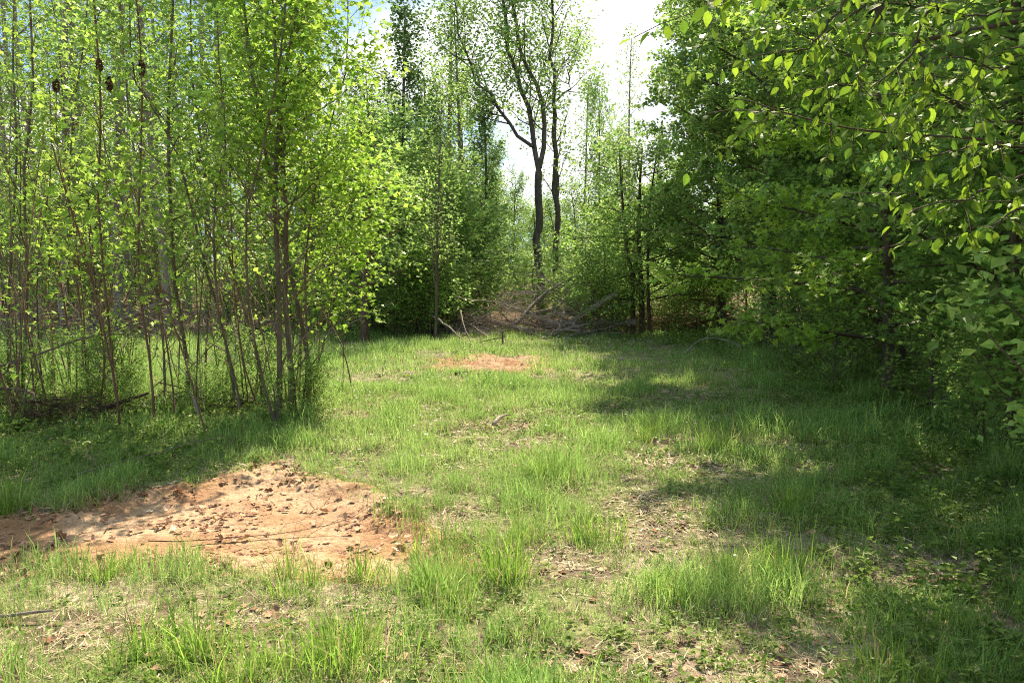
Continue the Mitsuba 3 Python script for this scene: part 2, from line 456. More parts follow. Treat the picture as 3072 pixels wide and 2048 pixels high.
GREEN_A, GREEN_B = np.array([0.16, 0.34, 0.065]), np.array([0.45, 0.61, 0.20])
G, D = [], []
for n, y0, y1, wmin, seg, dens in ((165000, 2.4, 6.5, 0.0030, 3, 1.0), (230000, 6.5, 12.0, 0.0055, 3, 1.0), (300000, 12.0, 25.0, 0.012, 1, 1.0)):
    rng = np.random.default_rng(int(y0 * 10))
    p = wedge(n, y0, y1, rng)
    x, y = p.T
    d, s, s2 = pit_z(x, y)
    B, SH = bare(x, y), shade_side(x, y)
    clump = fb(x, y, 2.3, 3, 31)
    prob = (1 - 0.85 * B) * (0.50 + 1.0 * clump) * (0.35 + 1.3 * smooth01(0.35, 0.6, fb(x, y, 6.5, 2, 33)))
    prob *= smooth01(-0.25, 0.15, s) * smooth01(-0.6, 0.3, s2)
    front = (y < 4.4) & (x < -0.4)
    prob = np.where(front, np.maximum(prob, 0.75 * smooth01(-0.08, 0.15, s)), prob)
    prob *= 1 - 0.8 * smooth01(4.6, 6.5, x) * (y > 8)
    prob *= 1 - 0.75 * smooth01(22.0, 24.0, y + 0.5 * np.sin(x))
    prob *= 1 - 0.45 * (x < -2.2) * smooth01(7.2, 8.2, y) * (y < 11)
    m = rng.random(n) < prob
    x, y, B, SH, clump = x[m], y[m], B[m], SH[m], clump[m]
    n = len(x)
    tall = fb(x, y, 1.1, 3, 41)
    h = (0.04 + 0.13 * smooth01(0.42, 0.72, clump) + 0.07 * smooth01(0.5, 0.68, tall)) * rng.uniform(0.35, 1.45, n) * (1 - 0.5 * B)
    h *= 1 + 0.9 * SH * rng.random(n)
    h *= 1 + 0.5 * smooth01(-1.5, -3, x) * smooth01(7, 9, y)
    straw = rng.random(n) < 0.20 + 0.25 * B - 0.12 * SH
    z = gz(x, y) - 0.006
    w = np.maximum(wmin, h * 0.028) * rng.uniform(0.7, 1.4, n)
    pal = np.clip(0.65 * fb(x, y, 0.8, 3, 51) + 0.6 * rng.random(n) - 0.15, 0, 1)[:, None]
    col = (GREEN_A * (1 - pal) + GREEN_B * pal) * np.exp(rng.normal(0, 0.16, (n, 1)))
    for sel, out in ((~straw, G), (straw, D)):
        hh = h[sel] if out is G else np.minimum(h[sel] * 0.9, 0.11)
        v, f, k = blades(x[sel], y[sel], z[sel], hh, w[sel], rng, 0.38 if out is G else 0.95, seg)
        c = col[sel] if out is G else tint(sel.sum(), rng, (0.32, 0.25, 0.14), (0.58, 0.50, 0.32), 0.2)
        out.append((v, f, np.repeat(c, k, axis=0)))
stuff('grass', leaf_ply(join(*G), 'grass_bsdf'), 'short bright green grass growing over the whole clearing floor', 'grass')
rng = np.random.default_rng(404)
p = wedge(150000, 2.4, 10.0, rng)
x, y = p.T
d, s, s2 = pit_z(x, y)
m = rng.random(len(x)) < (0.10 + 0.75 * bare(x, y)) * smooth01(-0.05, 0.15, s)
x, y = x[m], y[m]
n = len(x)
L, a, wd = rng.uniform(.03, .11, n), rng.uniform(0, 6.283, n), np.maximum(.0022, .0006 * y) * rng.uniform(.7, 1.5, n)
dv = np.stack([np.cos(a), np.sin(a), rng.normal(.08, .14, n)], 1) * L[:, None]
sv = np.stack([-np.sin(a), np.cos(a), rng.normal(0, .5, n)], 1) * wd[:, None]
b = np.stack([x, y, gz(x, y) + rng.uniform(.004, .022, n)], 1)
D.append((np.stack([b - sv, b + sv, b + dv], 1).reshape(-1, 3), np.arange(3 * n).reshape(-1, 3), np.repeat(tint(n, rng, (.20, .15, .095), (.60, .52, .37), .25), 3, axis=0)))
stuff('dry_grass', leaf_ply(join(*D), 'dry_bsdf'), 'pale straw blades of last year lying between the green grass', 'dry grass')

# low broad-leaved weeds
W = []
rng = np.random.default_rng(77)
for n, y0, y1, size in ((5200, 2.4, 6.5, 0.030), (9000, 6.5, 12.5, 0.038), (9000, 12.5, 24.0, 0.060)):
    x, y = wedge(n, y0, y1, rng).T
    d, s, s2 = pit_z(x, y)
    SH = shade_side(x, y)
    left = smooth01(-1.6, -3.0, x) * smooth01(5.6, 6.6, y) * smooth01(10.5, 9.0, y)
    prob = 0.10 + 0.95 * np.maximum(SH, left) + 0.5 * smooth01(0.5, 0.65, fb(x, y, 0.7, 3, 61))
    prob *= smooth01(0.0, 0.3, s) * smooth01(0.0, 0.4, s2)
    m = rng.random(n) < prob
    x, y, SH, left = x[m], y[m], SH[m], left[m]
    hgt = (0.04 + 0.20 * np.maximum(SH, left * 0.8) * rng.random(len(x)) ** 1.5) * rng.uniform(0.6, 1.4, len(x))
    base = np.stack([x, y, gz(x, y)], 1)
    k = 9
    u = rng.random((len(x), k, 1))
    pos = base[:, None] + [0, 0, 1.0] * (hgt[:, None, None] * (0.15 + 0.85 * u)) + rng.normal(0, 1, (len(x), k, 3)) * [1, 1, 0.2] * size * 0.7
    ax = rng.normal(0, 1, (len(x), k, 3)) * [1, 1, 0.25] + [0, 0, 0.15]
    M = len(x) * k
    nor = unit(rng.normal(0, 0.35, (M, 3)) + [0, 0, 1.0])
    sz = (size * rng.uniform(0.6, 1.4, (len(x), k)) * (1 + 0.4 * np.maximum(SH, left)[:, None])).ravel()
    pc = rng.random((len(x), 1))
    col = np.repeat(((np.array([0.11, 0.21, 0.04]) * (1 - pc) + np.array([0.25, 0.36, 0.075]) * pc)), k, axis=0) * np.exp(rng.normal(0, 0.14, (M, 1)))
    W.append(leaves(pos.reshape(-1, 3), ax.reshape(-1, 3), nor, sz, 'fold', col))
stuff('ground_cover', leaf_ply(join(*W), 'leaf_bsdf'), 'low broad leaved weeds spreading through the grass and under the trees', 'ground cover')

# tiny white flowers
rng = np.random.default_rng(5)
fx = np.concatenate([rng.normal(-1.9, 1.3, 260), rng.normal(1.4, 0.5, 110), rng.normal(-0.2, 1.6, 60), rng.normal(-6, 1.5, 120)])
fy = np.concatenate([rng.normal(11.8, 1.9, 260), rng.normal(19.0, 0.35, 110), rng.normal(7.2, 1.1, 60), rng.normal(14, 1.5, 120)])
m = (pit_z(fx, fy)[1] > 0.2) & (pit_z(fx, fy)[2] > 0.3)
fx, fy = fx[m], fy[m]
pos = np.stack([fx, fy, gz(fx, fy) + rng.uniform(0.07, 0.17, len(fx))], 1)
k = 5
a = np.arange(k) * 2 * np.pi / k
ax = np.stack([np.cos(a), np.sin(a), 0.2 + 0 * a], 1)
P5, A5 = np.repeat(pos, k, 0), np.tile(ax, (len(pos), 1))
stuff('wildflowers', leaf_ply(leaves(P5, A5, unit(rng.normal(0, .3, P5.shape) + [0, 0, 1]), np.full(len(P5), 0.0155), 'fold', np.full((len(P5), 3), 0.82)), 'dry_bsdf'),
      'tiny white wildflowers dotted through the middle of the grass', 'wildflowers')

# dead leaves: the many small ones as litter, the ones that show largest one by one
DEAD = ((0.16, 0.075, 0.045), (0.40, 0.26, 0.17))
rng = np.random.default_rng(9)
x1, y1 = wedge(80000, 2.4, 13, rng).T
d, s, s2 = pit_z(x1, y1)
rim = np.exp(-((s + 0.05) / 0.22) ** 2) * smooth01(0.38, 0.56, fb(x1, y1, 2.4, 3, 71)) * 1.0
floor = (s < -0.1) * smooth01(0.54, 0.64, fb(x1, y1, 2.3, 3, 72)) * 0.8
band = np.exp(-((y1 - 4.62 - 0.10 * (x1 + 1.8)) / 0.14) ** 2) * (s < 0.1) * smooth01(0.35, 0.5, fb(x1, y1, 3.5, 3, 73))
floor = np.maximum(floor, band)
prob = np.maximum(np.maximum(rim, floor), 0.20 * bare(x1, y1) + 0.03) + 0.10 * shade_side(x1, y1)
m = rng.random(len(x1)) < prob
x1, y1 = x1[m], y1[m]
M = len(x1)
pos = np.stack([x1, y1, gz(x1, y1) + 0.008], 1)
stuff('leaf_litter', leaf_ply(leaves(pos, rng.normal(0, 1, (M, 3)) * [1, 1, 0.25], unit(rng.normal(0, .30, (M, 3)) + [0, 0, 1.0]), 0.016 + 0.055 * rng.random(M) ** 2, 'curl', tint(M, rng, (0.17, 0.09, 0.055), (0.50, 0.34, 0.23), 0.3)), 'dry_bsdf'),
      'brown crumbled dead leaves scattered round the clay pit and through the grass', 'leaf litter')

rng = np.random.default_rng(10)
for where, group, cx, cy, rx, ry, n in (('on the clay of the foreground pit', 'dead leaves lying on the foreground clay', -1.6, 5.0, 1.5, 0.65, 46),
                                        ('in thin grass at the bottom edge of the clearing', 'dead leaves in the thin foreground grass', 0.1, 3.3, 1.7, 0.35, 34),
                                        ('in shaded grass under the right-hand trees', 'dead leaves in the shaded grass', 2.5, 4.2, 0.9, 0.9, 24)):
    for i in range(n):
        px, py = cx + rx * rng.uniform(-1, 1), cy + ry * rng.uniform(-1, 1)
        if group.startswith('dead leaves lying') and float(pit_z(np.array([px]), np.array([py]))[1][0]) > 0.15:
            continue
        k = thing('dead_leaf', 'curled brown dead leaf lying ' + where, 'leaf', group)
        z = float(gz(np.array([px]), np.array([py]))[0]) + 0.012
        v, f, c = leaves(np.array([[px, py, z]]), rng.normal(0, 1, (1, 3)) * [1, 1, 0.2], unit(rng.normal(0, .4, (1, 3)) + [0, 0, 1.0]), rng.uniform(0.045, 0.078, 1), 'curl', tint(1, rng, (0.24, 0.13, 0.08), (0.50, 0.35, 0.24), 0.2))
        scene[k] = leaf_ply((v, f, c), 'dry_bsdf')

# tall tufts that stand out of the lawn
TUFTS = [(-1.11, 4.01, .27, 90, 'slim upright tuft of tall grass at the near rim of the clay pit'),
         (-0.01, 4.07, .30, 190, 'thickest dark green grass tuft in the middle of the foreground'),
         (-0.30, 3.95, .25, 150, 'arching grass tuft just left of the thickest foreground tuft'),
         (0.59, 4.76, .24, 100, 'thin grass tuft beside the bare thatch right of centre'),
         (0.23, 6.15, .30, 80, 'dark upright grass tuft standing alone mid lawn behind the big tufts'),
         (-1.10, 3.14, .27, 260, 'broad bushy grass tuft at the bottom left of the view'),
         (-0.74, 3.22, .26, 220, 'broad grass tuft right beside the bushy bottom left tuft'),
         (1.18, 4.13, .30, 150, 'grass tuft on the edge of the right-hand shade'),
         (-0.11, 2.95, .28, 60, 'spiky dark tuft of wide blades at the bottom centre'),
         (1.47, 3.10, .32, 170, 'arching grass tuft low in the right-hand shade'),
         (1.94, 5.29, .33, 120, 'tall lush tuft in the right-hand shade behind the arching one'),
         (1.95, 7.33, .30, 130, 'sunlit tuft in the bright strip beside the right-hand trees'),
         (1.35, 7.80, .28, 130, 'pale green tuft left of the bright strip near the right-hand trees'),
         (-2.15, 4.15, .22, 60, 'sparse tuft on the near lip of the clay pit at far left'),
         (-3.45, 5.35, .32, 140, 'grass tuft behind the left end of the clay pit'),
         (0.87, 3.95, .2, 60, 'small sparse tuft between the foreground tufts and the shade'),
         (-0.85, 4.2, .18, 70, 'small tuft at the right end of the clay pit'),
         (-1.55, 3.3, .24, 110, 'loose tuft at the lower left beside fallen sticks'),
         (-0.45, 4.7, .22, 80, 'loose tuft behind the arching foreground tuft'),
         (0.05, 4.75, .26, 100, 'upright tuft behind the thickest foreground tuft')]
for i, (tx, ty, th, n, lab) in enumerate(TUFTS):
    rng = np.random.default_rng(500 + i)
    n = int(n * 1.8)
    th *= 1.12
    r = 0.0085 * math.sqrt(n)
    m = 3 + i % 3
    cx, cy, ch = rng.normal(0, r * .9, m), rng.normal(0, r * .8, m), rng.uniform(.5, 1.1, m)
    pick = rng.integers(0, m, n)
    a, q = rng.uniform(0, 6.28, n), r * .75 * np.abs(rng.normal(0, .8, n))
    x, y = tx + cx[pick] + q * np.cos(a), ty + cy[pick] + q * np.sin(a)
    h = th * ch[pick] * rng.uniform(0.35, 1.2, n)
    v, f, k = blades(x, y, gz(x, y) - 0.01, h, rng.uniform(0.003, 0.0068, n), rng, 0.55, 3, az=a + rng.normal(0, 1.0, n))
    c = tint(n, rng, (0.13, 0.29, 0.04), (0.36, 0.52, 0.10), 0.22)
    dry = rng.random(n) < .10
    c[dry] = tint(dry.sum(), rng, (0.34, 0.27, 0.14), (0.55, 0.47, 0.28), .15)
    key = thing('grass_tuft', lab, 'grass tuft')
    scene[key] = leaf_ply((v, f, np.repeat(c, k, axis=0)), 'grass_bsdf')

# ---------------------------------------------------------------- trees: the young stand on the left
STEMS = [
    ('maple', 0.055, [(-2.41,8.40,-0.00), (-2.39,8.44,0.64), (-2.40,8.47,1.29), (-2.44,8.51,2.42), (-2.38,8.54,3.32), (-2.18,8.57,4.69)]),
    ('maple', 0.050, [(-2.45,9.21,0.00), (-2.38,9.14,0.57), (-2.44,9.07,1.07), (-2.55,9.01,1.75), (-2.70,8.94,2.70), (-2.84,8.87,3.85), (-2.91,8.81,4.87)]),
    ('maple', 0.060, [(-2.44,8.79,0.00), (-2.45,8.79,0.56), (-2.50,8.79,1.27), (-2.46,8.79,2.22), (-2.50,8.79,3.14), (-2.54,8.79,4.50)]),
    ('maple', 0.040, [(-3.07,9.83,0.00), (-3.10,9.81,0.54), (-3.22,9.79,1.03), (-3.40,9.77,1.76), (-3.63,9.75,2.70), (-3.78,9.73,4.07)]),
    ('maple', 0.025, [(-2.40,8.16,0.00), (-2.54,8.08,0.64), (-2.62,8.00,1.30), (-2.60,7.91,2.07), (-2.40,7.83,2.77), (-2.19,7.75,3.56), (-2.07,7.66,4.33)]),
    ('maple', 0.025, [(-2.37,8.92,0.00), (-2.28,8.92,0.79), (-2.29,8.92,1.56), (-2.20,8.92,2.32), (-1.97,8.92,3.26), (-1.77,8.92,4.00)]),
    ('maple', 0.030, [(-3.08,8.92,0.00), (-3.13,8.90,0.54), (-3.21,8.87,1.08), (-3.37,8.85,1.75), (-3.48,8.83,2.31), (-3.64,8.80,3.01), (-4.06,8.78,3.83)]),
    ('maple', 0.045, [(-3.87,9.51,0.00), (-3.83,9.43,0.58), (-3.84,9.36,0.95), (-3.89,9.28,1.66), (-3.87,9.21,2.49), (-3.84,9.14,3.21), (-3.72,9.06,4.36), (-3.65,8.99,4.93)]),
    ('maple', 0.015, [(-2.48,9.51,0.00), (-2.25,9.49,0.73), (-2.13,9.47,1.25), (-2.04,9.45,1.96), (-1.74,9.43,2.66)]),
    ('maple', 0.025, [(-2.88,8.53,0.00), (-2.92,8.42,0.51), (-3.04,8.30,1.29), (-3.02,8.19,2.18), (-2.82,8.08,3.02), (-2.84,7.97,3.83)]),
    ('sumac', 0.022, [(-3.92,7.94,0.00), (-3.89,7.82,0.54), (-3.91,7.70,1.02), (-3.99,7.58,1.73), (-4.06,7.46,2.24), (-4.13,7.34,2.77)]),
    ('sumac', 0.026, [(-4.40,8.92,0.00), (-4.43,8.88,0.50), (-4.44,8.84,1.08), (-4.46,8.80,1.75), (-4.46,8.76,2.45), (-4.39,8.72,3.00), (-4.35,8.68,3.73)]),
    ('sumac', 0.024, [(-3.68,8.16,0.00), (-3.73,8.26,0.62), (-3.83,8.35,1.11), (-3.91,8.45,1.74), (-3.92,8.55,2.43), (-3.91,8.64,3.12), (-3.93,8.74,3.73)]),
    ('sumac', 0.028, [(-5.65,10.18,-0.00), (-5.68,10.27,0.77), (-5.80,10.37,1.50), (-5.97,10.47,2.11), (-6.20,10.56,2.62), (-6.34,10.66,3.31)]),
    ('maple', 0.036, [(-6.20,9.83,0.00), (-6.24,9.94,0.96), (-6.21,10.05,2.04), (-6.16,10.16,3.12), (-6.21,10.27,4.47), (-6.21,10.38,5.29)]),
    ('maple', 0.040, [(-6.16,10.00,0.00), (-6.01,9.91,0.86), (-5.89,9.81,1.77), (-5.82,9.72,2.80), (-5.61,9.63,3.79), (-5.54,9.53,4.75)]),
    ('sumac', 0.016, [(-5.89,10.18,-0.00), (-5.95,10.38,0.77), (-6.16,10.57,1.78), (-6.34,10.77,2.81)]),
    ('sumac', 0.018, [(-5.04,9.51,0.00), (-5.01,9.39,0.64), (-4.95,9.28,1.36), (-4.95,9.16,2.15), (-5.02,9.04,2.95), (-4.95,8.93,3.59)]),
    ('sumac', 0.020, [(-4.81,9.21,0.00), (-4.65,9.12,0.77), (-4.69,9.03,1.56), (-4.67,8.95,2.04), (-4.52,8.86,2.36)]),
    ('sumac', 0.018, [(-5.02,9.83,0.00), (-5.06,9.98,0.80), (-5.01,10.13,1.55), (-4.88,10.28,2.43), (-4.70,10.43,3.16)]),
    ('sumac', 0.016, [(-2.91,7.62,0.00), (-3.03,7.68,0.35), (-3.18,7.74,0.85), (-3.34,7.79,1.31), (-3.53,7.85,1.90), (-3.70,7.91,2.57)]),
    ('sumac', 0.020, [(-3.68,10.18,-0.00), (-3.61,10.14,0.78), (-3.69,10.11,1.50), (-3.90,10.08,2.31), (-3.86,10.04,2.99)]),
    ('sumac', 0.018, [(-2.90,9.21,0.00), (-3.09,9.14,0.76), (-3.14,9.08,1.75), (-3.11,9.02,2.76)]),
    ('sumac', 0.018, [(-2.71,9.83,0.00), (-2.56,9.94,1.23), (-2.49,10.05,2.31), (-2.49,10.16,2.89)]),
    ('maple', 0.030, [(-4.76,10.94,0.00), (-4.79,10.99,1.19), (-4.92,11.04,2.38), (-5.16,11.08,3.55), (-5.25,11.13,4.99)]),
    ('maple', 0.030, [(-6.74,11.37,0.00), (-6.57,11.28,1.18), (-6.28,11.19,2.39), (-6.05,11.10,3.55), (-6.06,11.00,4.95)]),
    ('maple', 0.030, [(-6.01,11.15,0.00), (-5.91,11.01,1.19), (-5.93,10.87,2.36), (-5.73,10.74,3.77), (-5.43,10.60,5.10)]),
    ('maple', 0.028, [(-4.14,10.74,0.00), (-4.09,10.85,1.20), (-3.85,10.96,2.49), (-3.73,11.06,3.83), (-3.44,11.17,5.12)]),
    ('maple', 0.030, [(-3.41,10.55,0.00), (-3.25,10.41,1.21), (-3.33,10.28,2.59), (-3.20,10.14,3.91), (-3.24,10.01,4.91)]),
]

LAB = ['straight main stem of the multi-stemmed young maple clump', 'right-hand leaning stem of the young maple clump', 'thickest grey-brown stem in the young maple clump',
       'maple sapling leaning left beside the multi-stemmed clump', 'thin sapling bowing out in front of the maple clump', 'thin stem at the right edge of the clump leaning over the lawn',
       'slender maple sapling leaning far to the left behind the thin front saplings', 'stout single maple sapling standing left of the multi-stemmed clump', 'thinnest shoot on the lawn side of the maple clump',
       'slender wavering sapling in front of the leaning maple stems', 'curved red-brown shoot leaning left, one arm of a low V', 'upright red-brown shoot with dark seed heads, other arm of the low V',
       'front shoot with one dark seed head standing alone on the shaded grass', 'bowed brown shoot crossing in front of pale trunks at far left', 'straight grey sapling at the left edge of the stand', 'second straight sapling from the left edge, forking high',
       'short thin shoot between the left edge saplings and the bowed brown shoot', 'thin shoot with a dark seed head leaning left above the brush mound', 'crooked red-brown shoot that kinks beside the seed head shoots', 'thin shoot rising to the right behind the low V',
       'thin shoot leaning strongly left from the shaded grass in front of the clump', 'shoot with a dark seed head right of the stout single sapling', 'shoot with a drooping dark seed head left of the clump', 'thin shoot with a seed head hidden behind the maple clump',
       'slim sapling behind the lone front shoot', 'slim sapling behind the left edge saplings', 'slim sapling behind the brush mound', 'slim sapling behind the leaning maple stems', 'slim sapling directly behind the maple clump']
HEADS = {11: 2, 12: 1, 17: 1, 21: 2, 22: 1, 23: 1}


def seed_head(p, rng):
    """a dense upright cone of tiny dark drupes"""
    n = 90
    t = rng.random(n)
    a = rng.random(n) * 6.283
    r = 0.030 * np.sin(np.pi * np.clip(t * 0.85 + 0.12, 0, 1)) ** 0.7
    c = np.asarray(p) + np.stack([r * np.cos(a), r * np.sin(a), t * 0.15 - 0.03], 1)
    ball = trimesh.creation.icosphere(0, 0.011)
    v = (c[:, None] + ball.vertices[None] * rng.uniform(0.7, 1.3, (n, 1, 1))).reshape(-1, 3)
    f = (ball.faces[None] + (np.arange(n) * len(ball.vertices))[:, None, None]).reshape(-1, 3)
    return v, f, np.tile([[0.05, 0.9]], (len(v), 1))


for i, (kind, r, pts) in enumerate(STEMS):
    rng = np.random.default_rng(100 + i)
    pts = np.array(pts)
    r *= 0.55
    pts[:, 0] += {0: -.07, 1: .08, 2: .03}.get(i, 0) * np.linspace(1, .3, len(pts))
    pts[0, 2] = float(gz(pts[:1, 0], pts[:1, 1])[0]) - 0.06
    if pts[-1, 2] > 3.7:
        pts = np.vstack([pts, pts[-1] + [rng.normal(0, .12), rng.normal(0, .12), 1.5]])
    dense = i in (0, 1, 2, 4, 5, 8)
    if kind == 'maple':
        w, c = tree_mesh(pts, r, r * 0.25, rng, 26 if dense else 22, 0.24 if not dense else 0.34, 1.0, 0.85, lambda t: (1.0 - 0.45 * t) * (0.9 if dense else 0.8), 0.18, 7, lambda t: 0.42 - 0.1 * t, 0.1, 15 if dense else 8,
                         0.068, 'lobed', LIME if dense or i % 3 else SPRING, 0.34, 0.22, flat=0.66, leaf_t0=.5, spread=.9)
        key = thing('young_maple', LAB[i], 'sapling')
    else:
        w, c = tree_mesh(pts, r, r * 0.45, rng, 9, 0.42, 1.0, 0.75, lambda t: 0.75 - 0.3 * t, 0.25, 4, 0.28, 0.1, 5, 0.080, 'lobed', LIME, 0.34, 0.75, flat=0.6, sides=6)
        key = thing('sumac', LAB[i], 'sapling')
    Pt = resample(pts, 14)[None]
    Q1, S1 = grow(Pt, np.full((1, 14), r * .8), 9, .08, .5, .8, .65, .15, 6, rng, jit=.16)
    Q2, S2 = grow(Q1, S1, 3, .3, 1., .7, .22, .05, 4, rng, jit=.16)
    w = join(w, tubes(Q1, S1, 4, .6, .15), tubes(Q2, S2, 3, .6, .15))
    part(key, 'trunk', wood_ply(w))
    part(key, 'crown', leaf_ply(c))
    for j in range(HEADS.get(i, 0)):
        q = pts[-1 if pts[-1, 2] < 4.5 else -2] + ([0, 0, 0.02] if j == 0 else [0.09, 0.02, -0.16])
        part(key, 'seed_head', wood_ply(seed_head(q, rng)))

rng = np.random.default_rng(888)
for i in range(74):
    x, y = rng.uniform(-6.8, -2.2), rng.uniform(8.0, 11.5)
    if x > -2.9 and y < 8.6:
        continue
    H = rng.uniform(.9, 4.3)
    lx, ly = rng.normal(-.1, .35) * H * .5, rng.normal(0, .15) * H
    z = float(gz(np.array([x]), np.array([y]))[0]) - .03
    P = resample([(x, y, z), (x + lx * .2 + rng.normal(0, .05), y + ly * .3, z + H * .35), (x + lx * .7, y + ly * .6, z + H * .7), (x + lx, y + ly, z + H)], 10)[None]
    P1, R1 = grow(P, np.linspace(.011, .004, 10)[None], 7, .2, 1., .7, .45, .1, 6, rng, jit=.15)
    key = thing('shoot', 'thin twiggy shoot among the left-hand saplings', 'shoot', 'thin shoots among the left saplings')
    part(key, 'stem', wood_ply(join(tubes(P, np.linspace(.011, .004, 10)[None] * rng.uniform(.6, 1.2), 5, rng.uniform(.25, .6), rng.uniform(.1, .6)), tubes(P1, R1, 3, .5, .25))))
    part(key, 'leaves', leaf_ply(foliage(P1, 4, .4, .07, 'lobed', LIME, rng, .5, -.2, .6)))

# ---------------------------------------------------------------- trees: kinds that repeat further back
PROTO_H = {}


def proto(name, k, H, make):
    for j in range(k):
        rng = np.random.default_rng(abs(hash_name(name)) + j)
        lean = rng.normal(0, 0.03 * H, 2)
        pts = [(0, 0, -0.15), (lean[0] * .2 + rng.normal(0, .05), lean[1] * .2, H * .3), (lean[0] * .5 + rng.normal(0, .1), lean[1] * .5, H * .65), (*lean, H)]
        w, c = make(pts, rng)
        scene['%s_kind_%d' % (name, j)] = {'type': 'shapegroup', 'trunk': wood_ply(w), 'crown': leaf_ply(c)}
    PROTO_H[name] = (H, k)


def hash_name(s):
    return sum(ord(ch) * (i + 3) for i, ch in enumerate(s)) * 37


proto('poplar', 4, 13.0, lambda p, g: tree_mesh(p, .10, .02, g, 40, .24, 1.0, .75, lambda t: 1.75 - 1.2 * t, .35, 6, .5, .1, 8, .120, 'fold', SPRING, .72, .05, flat=.45, k2=3, leaf_t0=.4))
proto('bushy', 4, 9.0, lambda p, g: tree_mesh(p, .10, .02, g, 42, .08, 1.0, 1.0, lambda t: 2.3 - 1.7 * t, .25, 8, .65, .1, 18, .130, 'fold', MID if g.random() < .5 else SPRING, .25, .15, flat=.5, k2=3))
proto('cone', 2, 10.0, lambda p, g: tree_mesh(p, .10, .015, g, 60, .12, 1.0, .95, lambda t: 1.45 - 1.1 * t, .30, 7, .42, .1, 14, .125, 'fold', DARK, .16, .1, flat=.45, k2=3))
proto('bush', 3, 2.0, lambda p, g: tree_mesh(p, .02, .008, g, 24, .03, 1.0, .9, lambda t: 1.1 - .4 * t, .2, 6, .35, .1, 12, .085, 'fold', SPRING, .35, .25, flat=.6, k2=3))
proto('shrub', 4, 4.0, lambda p, g: tree_mesh(p, .035, .012, g, 28, .05, 1.0, .8, lambda t: 1.7 - .9 * t, .25, 8, .5, .1, 18, .110, 'fold', MID if g.random() < .35 else SPRING, .3, .2, flat=.55, k2=3))


def plant(kind, name, x, y, top, label, cat, group=None, wide=1.0, rng=RNG, j=None):
    H, k = PROTO_H[kind]
    z = float(gz(np.array([x]), np.array([y]))[0])
    s = (top - z) / H
    key = thing(name, label, cat, group)
    j = int(rng.integers(k)) if j is None else j % k
    scene[key] = {'type': 'instance', 'group': {'type': 'ref', 'id': '%s_kind_%d' % (kind, j)},
                  'to_world': T().translate([x, y, z]).rotate([0, 0, 1], float(rng.uniform(0, 360))).scale([s * wide, s * wide, s])}


CENTRE = [
    (-6.3, 31.0, 10.2, 'poplar', 1.0),
    (-4.66, 27.0, 8.2, 'bushy', 0.85),
    (-5.09, 33.0, 8.9, 'poplar', 1.1),
    (-3.62, 28.0, 10.5, 'cone', 1.0),
    (-3.25, 31.0, 9.1, 'bushy', 0.8),
    (-2.58, 32.0, 12.8, 'poplar', 1.3),
    (-2.05, 34.0, 9.5, 'bushy', 0.9),
    (-1.02, 30.0, 8.1, 'cone', 1.1),
    (-0.75, 33.0, 7.0, 'bushy', 0.8),
    (0.10, 37.0, 6.0, 'bushy', 0.8),
    (-8.6, 34.0, 14.0, 'poplar', 1.1),
    (-7.3, 29.0, 12.1, 'poplar', 1.1),
    (2.63, 33.0, 5.1, 'bushy', 1.0),
    (2.95, 27.0, 7.7, 'bushy', 0.62),
    (4.00, 31.0, 6.6, 'bushy', 0.8),
    (4.36, 30.0, 10.1, 'poplar', 0.8),
    (6.61, 37.0, 8.1, 'poplar', 1.2),
    (6.83, 34.0, 6.0, 'bushy', 0.9),
    (6.39, 39.0, 5.6, 'bushy', 1.1),
    (-1.85, 30.5, 11.3, 'poplar', 1.1),
    (2.75, 33.0, 9.0, 'poplar', 1.0),
    (-3.0, 29.0, 7.2, 'bushy', .8),
]
FAR = [
    (-0.41, 48.0, 5.5),
    (1.59, 55.0, 5.5),
    (3.32, 50.0, 5.4),
    (5.32, 54.0, 6.3),
    (6.27, 47.0, 5.4),
    (9.76, 58.0, 6.6),
    (9.88, 50.0, 6.2),
    (11.80, 52.0, 6.9),
    (14.24, 55.0, 7.5),
    (-6.61, 45.0, 8.8),
    (-5.22, 50.0, 9.1),
    (-3.22, 52.0, 8.6),
    (-8.83, 48.0, 10.5),
    (-1.55, 44.0, 6.3),
    (2.32, 46.0, 4.3),
    (5.05, 44.0, 4.5),
    (7.94, 43.0, 4.2),
    (14.52, 50.0, 8.3),
    (1.1, 40.0, 4.4),
    (2.5, 42.0, 5.0),
    (0.1, 41.0, 5.0),
    (1.9, 46.0, 5.2),
]
WALL = [
    (-5.36, 23.0, 4.1),
    (-5.00, 24.0, 5.2),
    (-4.16, 22.5, 4.1),
    (-4.05, 25.0, 5.6),
    (-3.28, 23.5, 4.5),
    (-2.61, 22.0, 3.5),
    (-2.42, 25.0, 4.7),
    (-1.71, 23.5, 4.2),
    (-2.01, 27.0, 3.9),
    (-1.44, 27.0, 3.2),
    (-0.86, 27.0, 3.5),
    (-6.38, 25.0, 3.6),
    (-3.07, 21.0, 2.0),
    (-2.16, 21.0, 2.4),
    (-1.68, 27.0, 2.2),
    (-5.04, 22.5, 2.0),
    (0.53, 34.0, 2.3),
    (2.43, 34.0, 2.9),
    (3.43, 27.0, 3.2),
    (3.17, 27.0, 3.5),
    (3.62, 25.5, 2.6),
    (3.15, 27.0, 1.8),
    (3.26, 27.0, 1.5),
    (4.88, 28.0, 2.7),
    (5.17, 26.0, 2.0),
    (6.60, 29.0, 3.3),
    (5.11, 24.0, 1.5),
    (6.88, 27.0, 2.6),
]
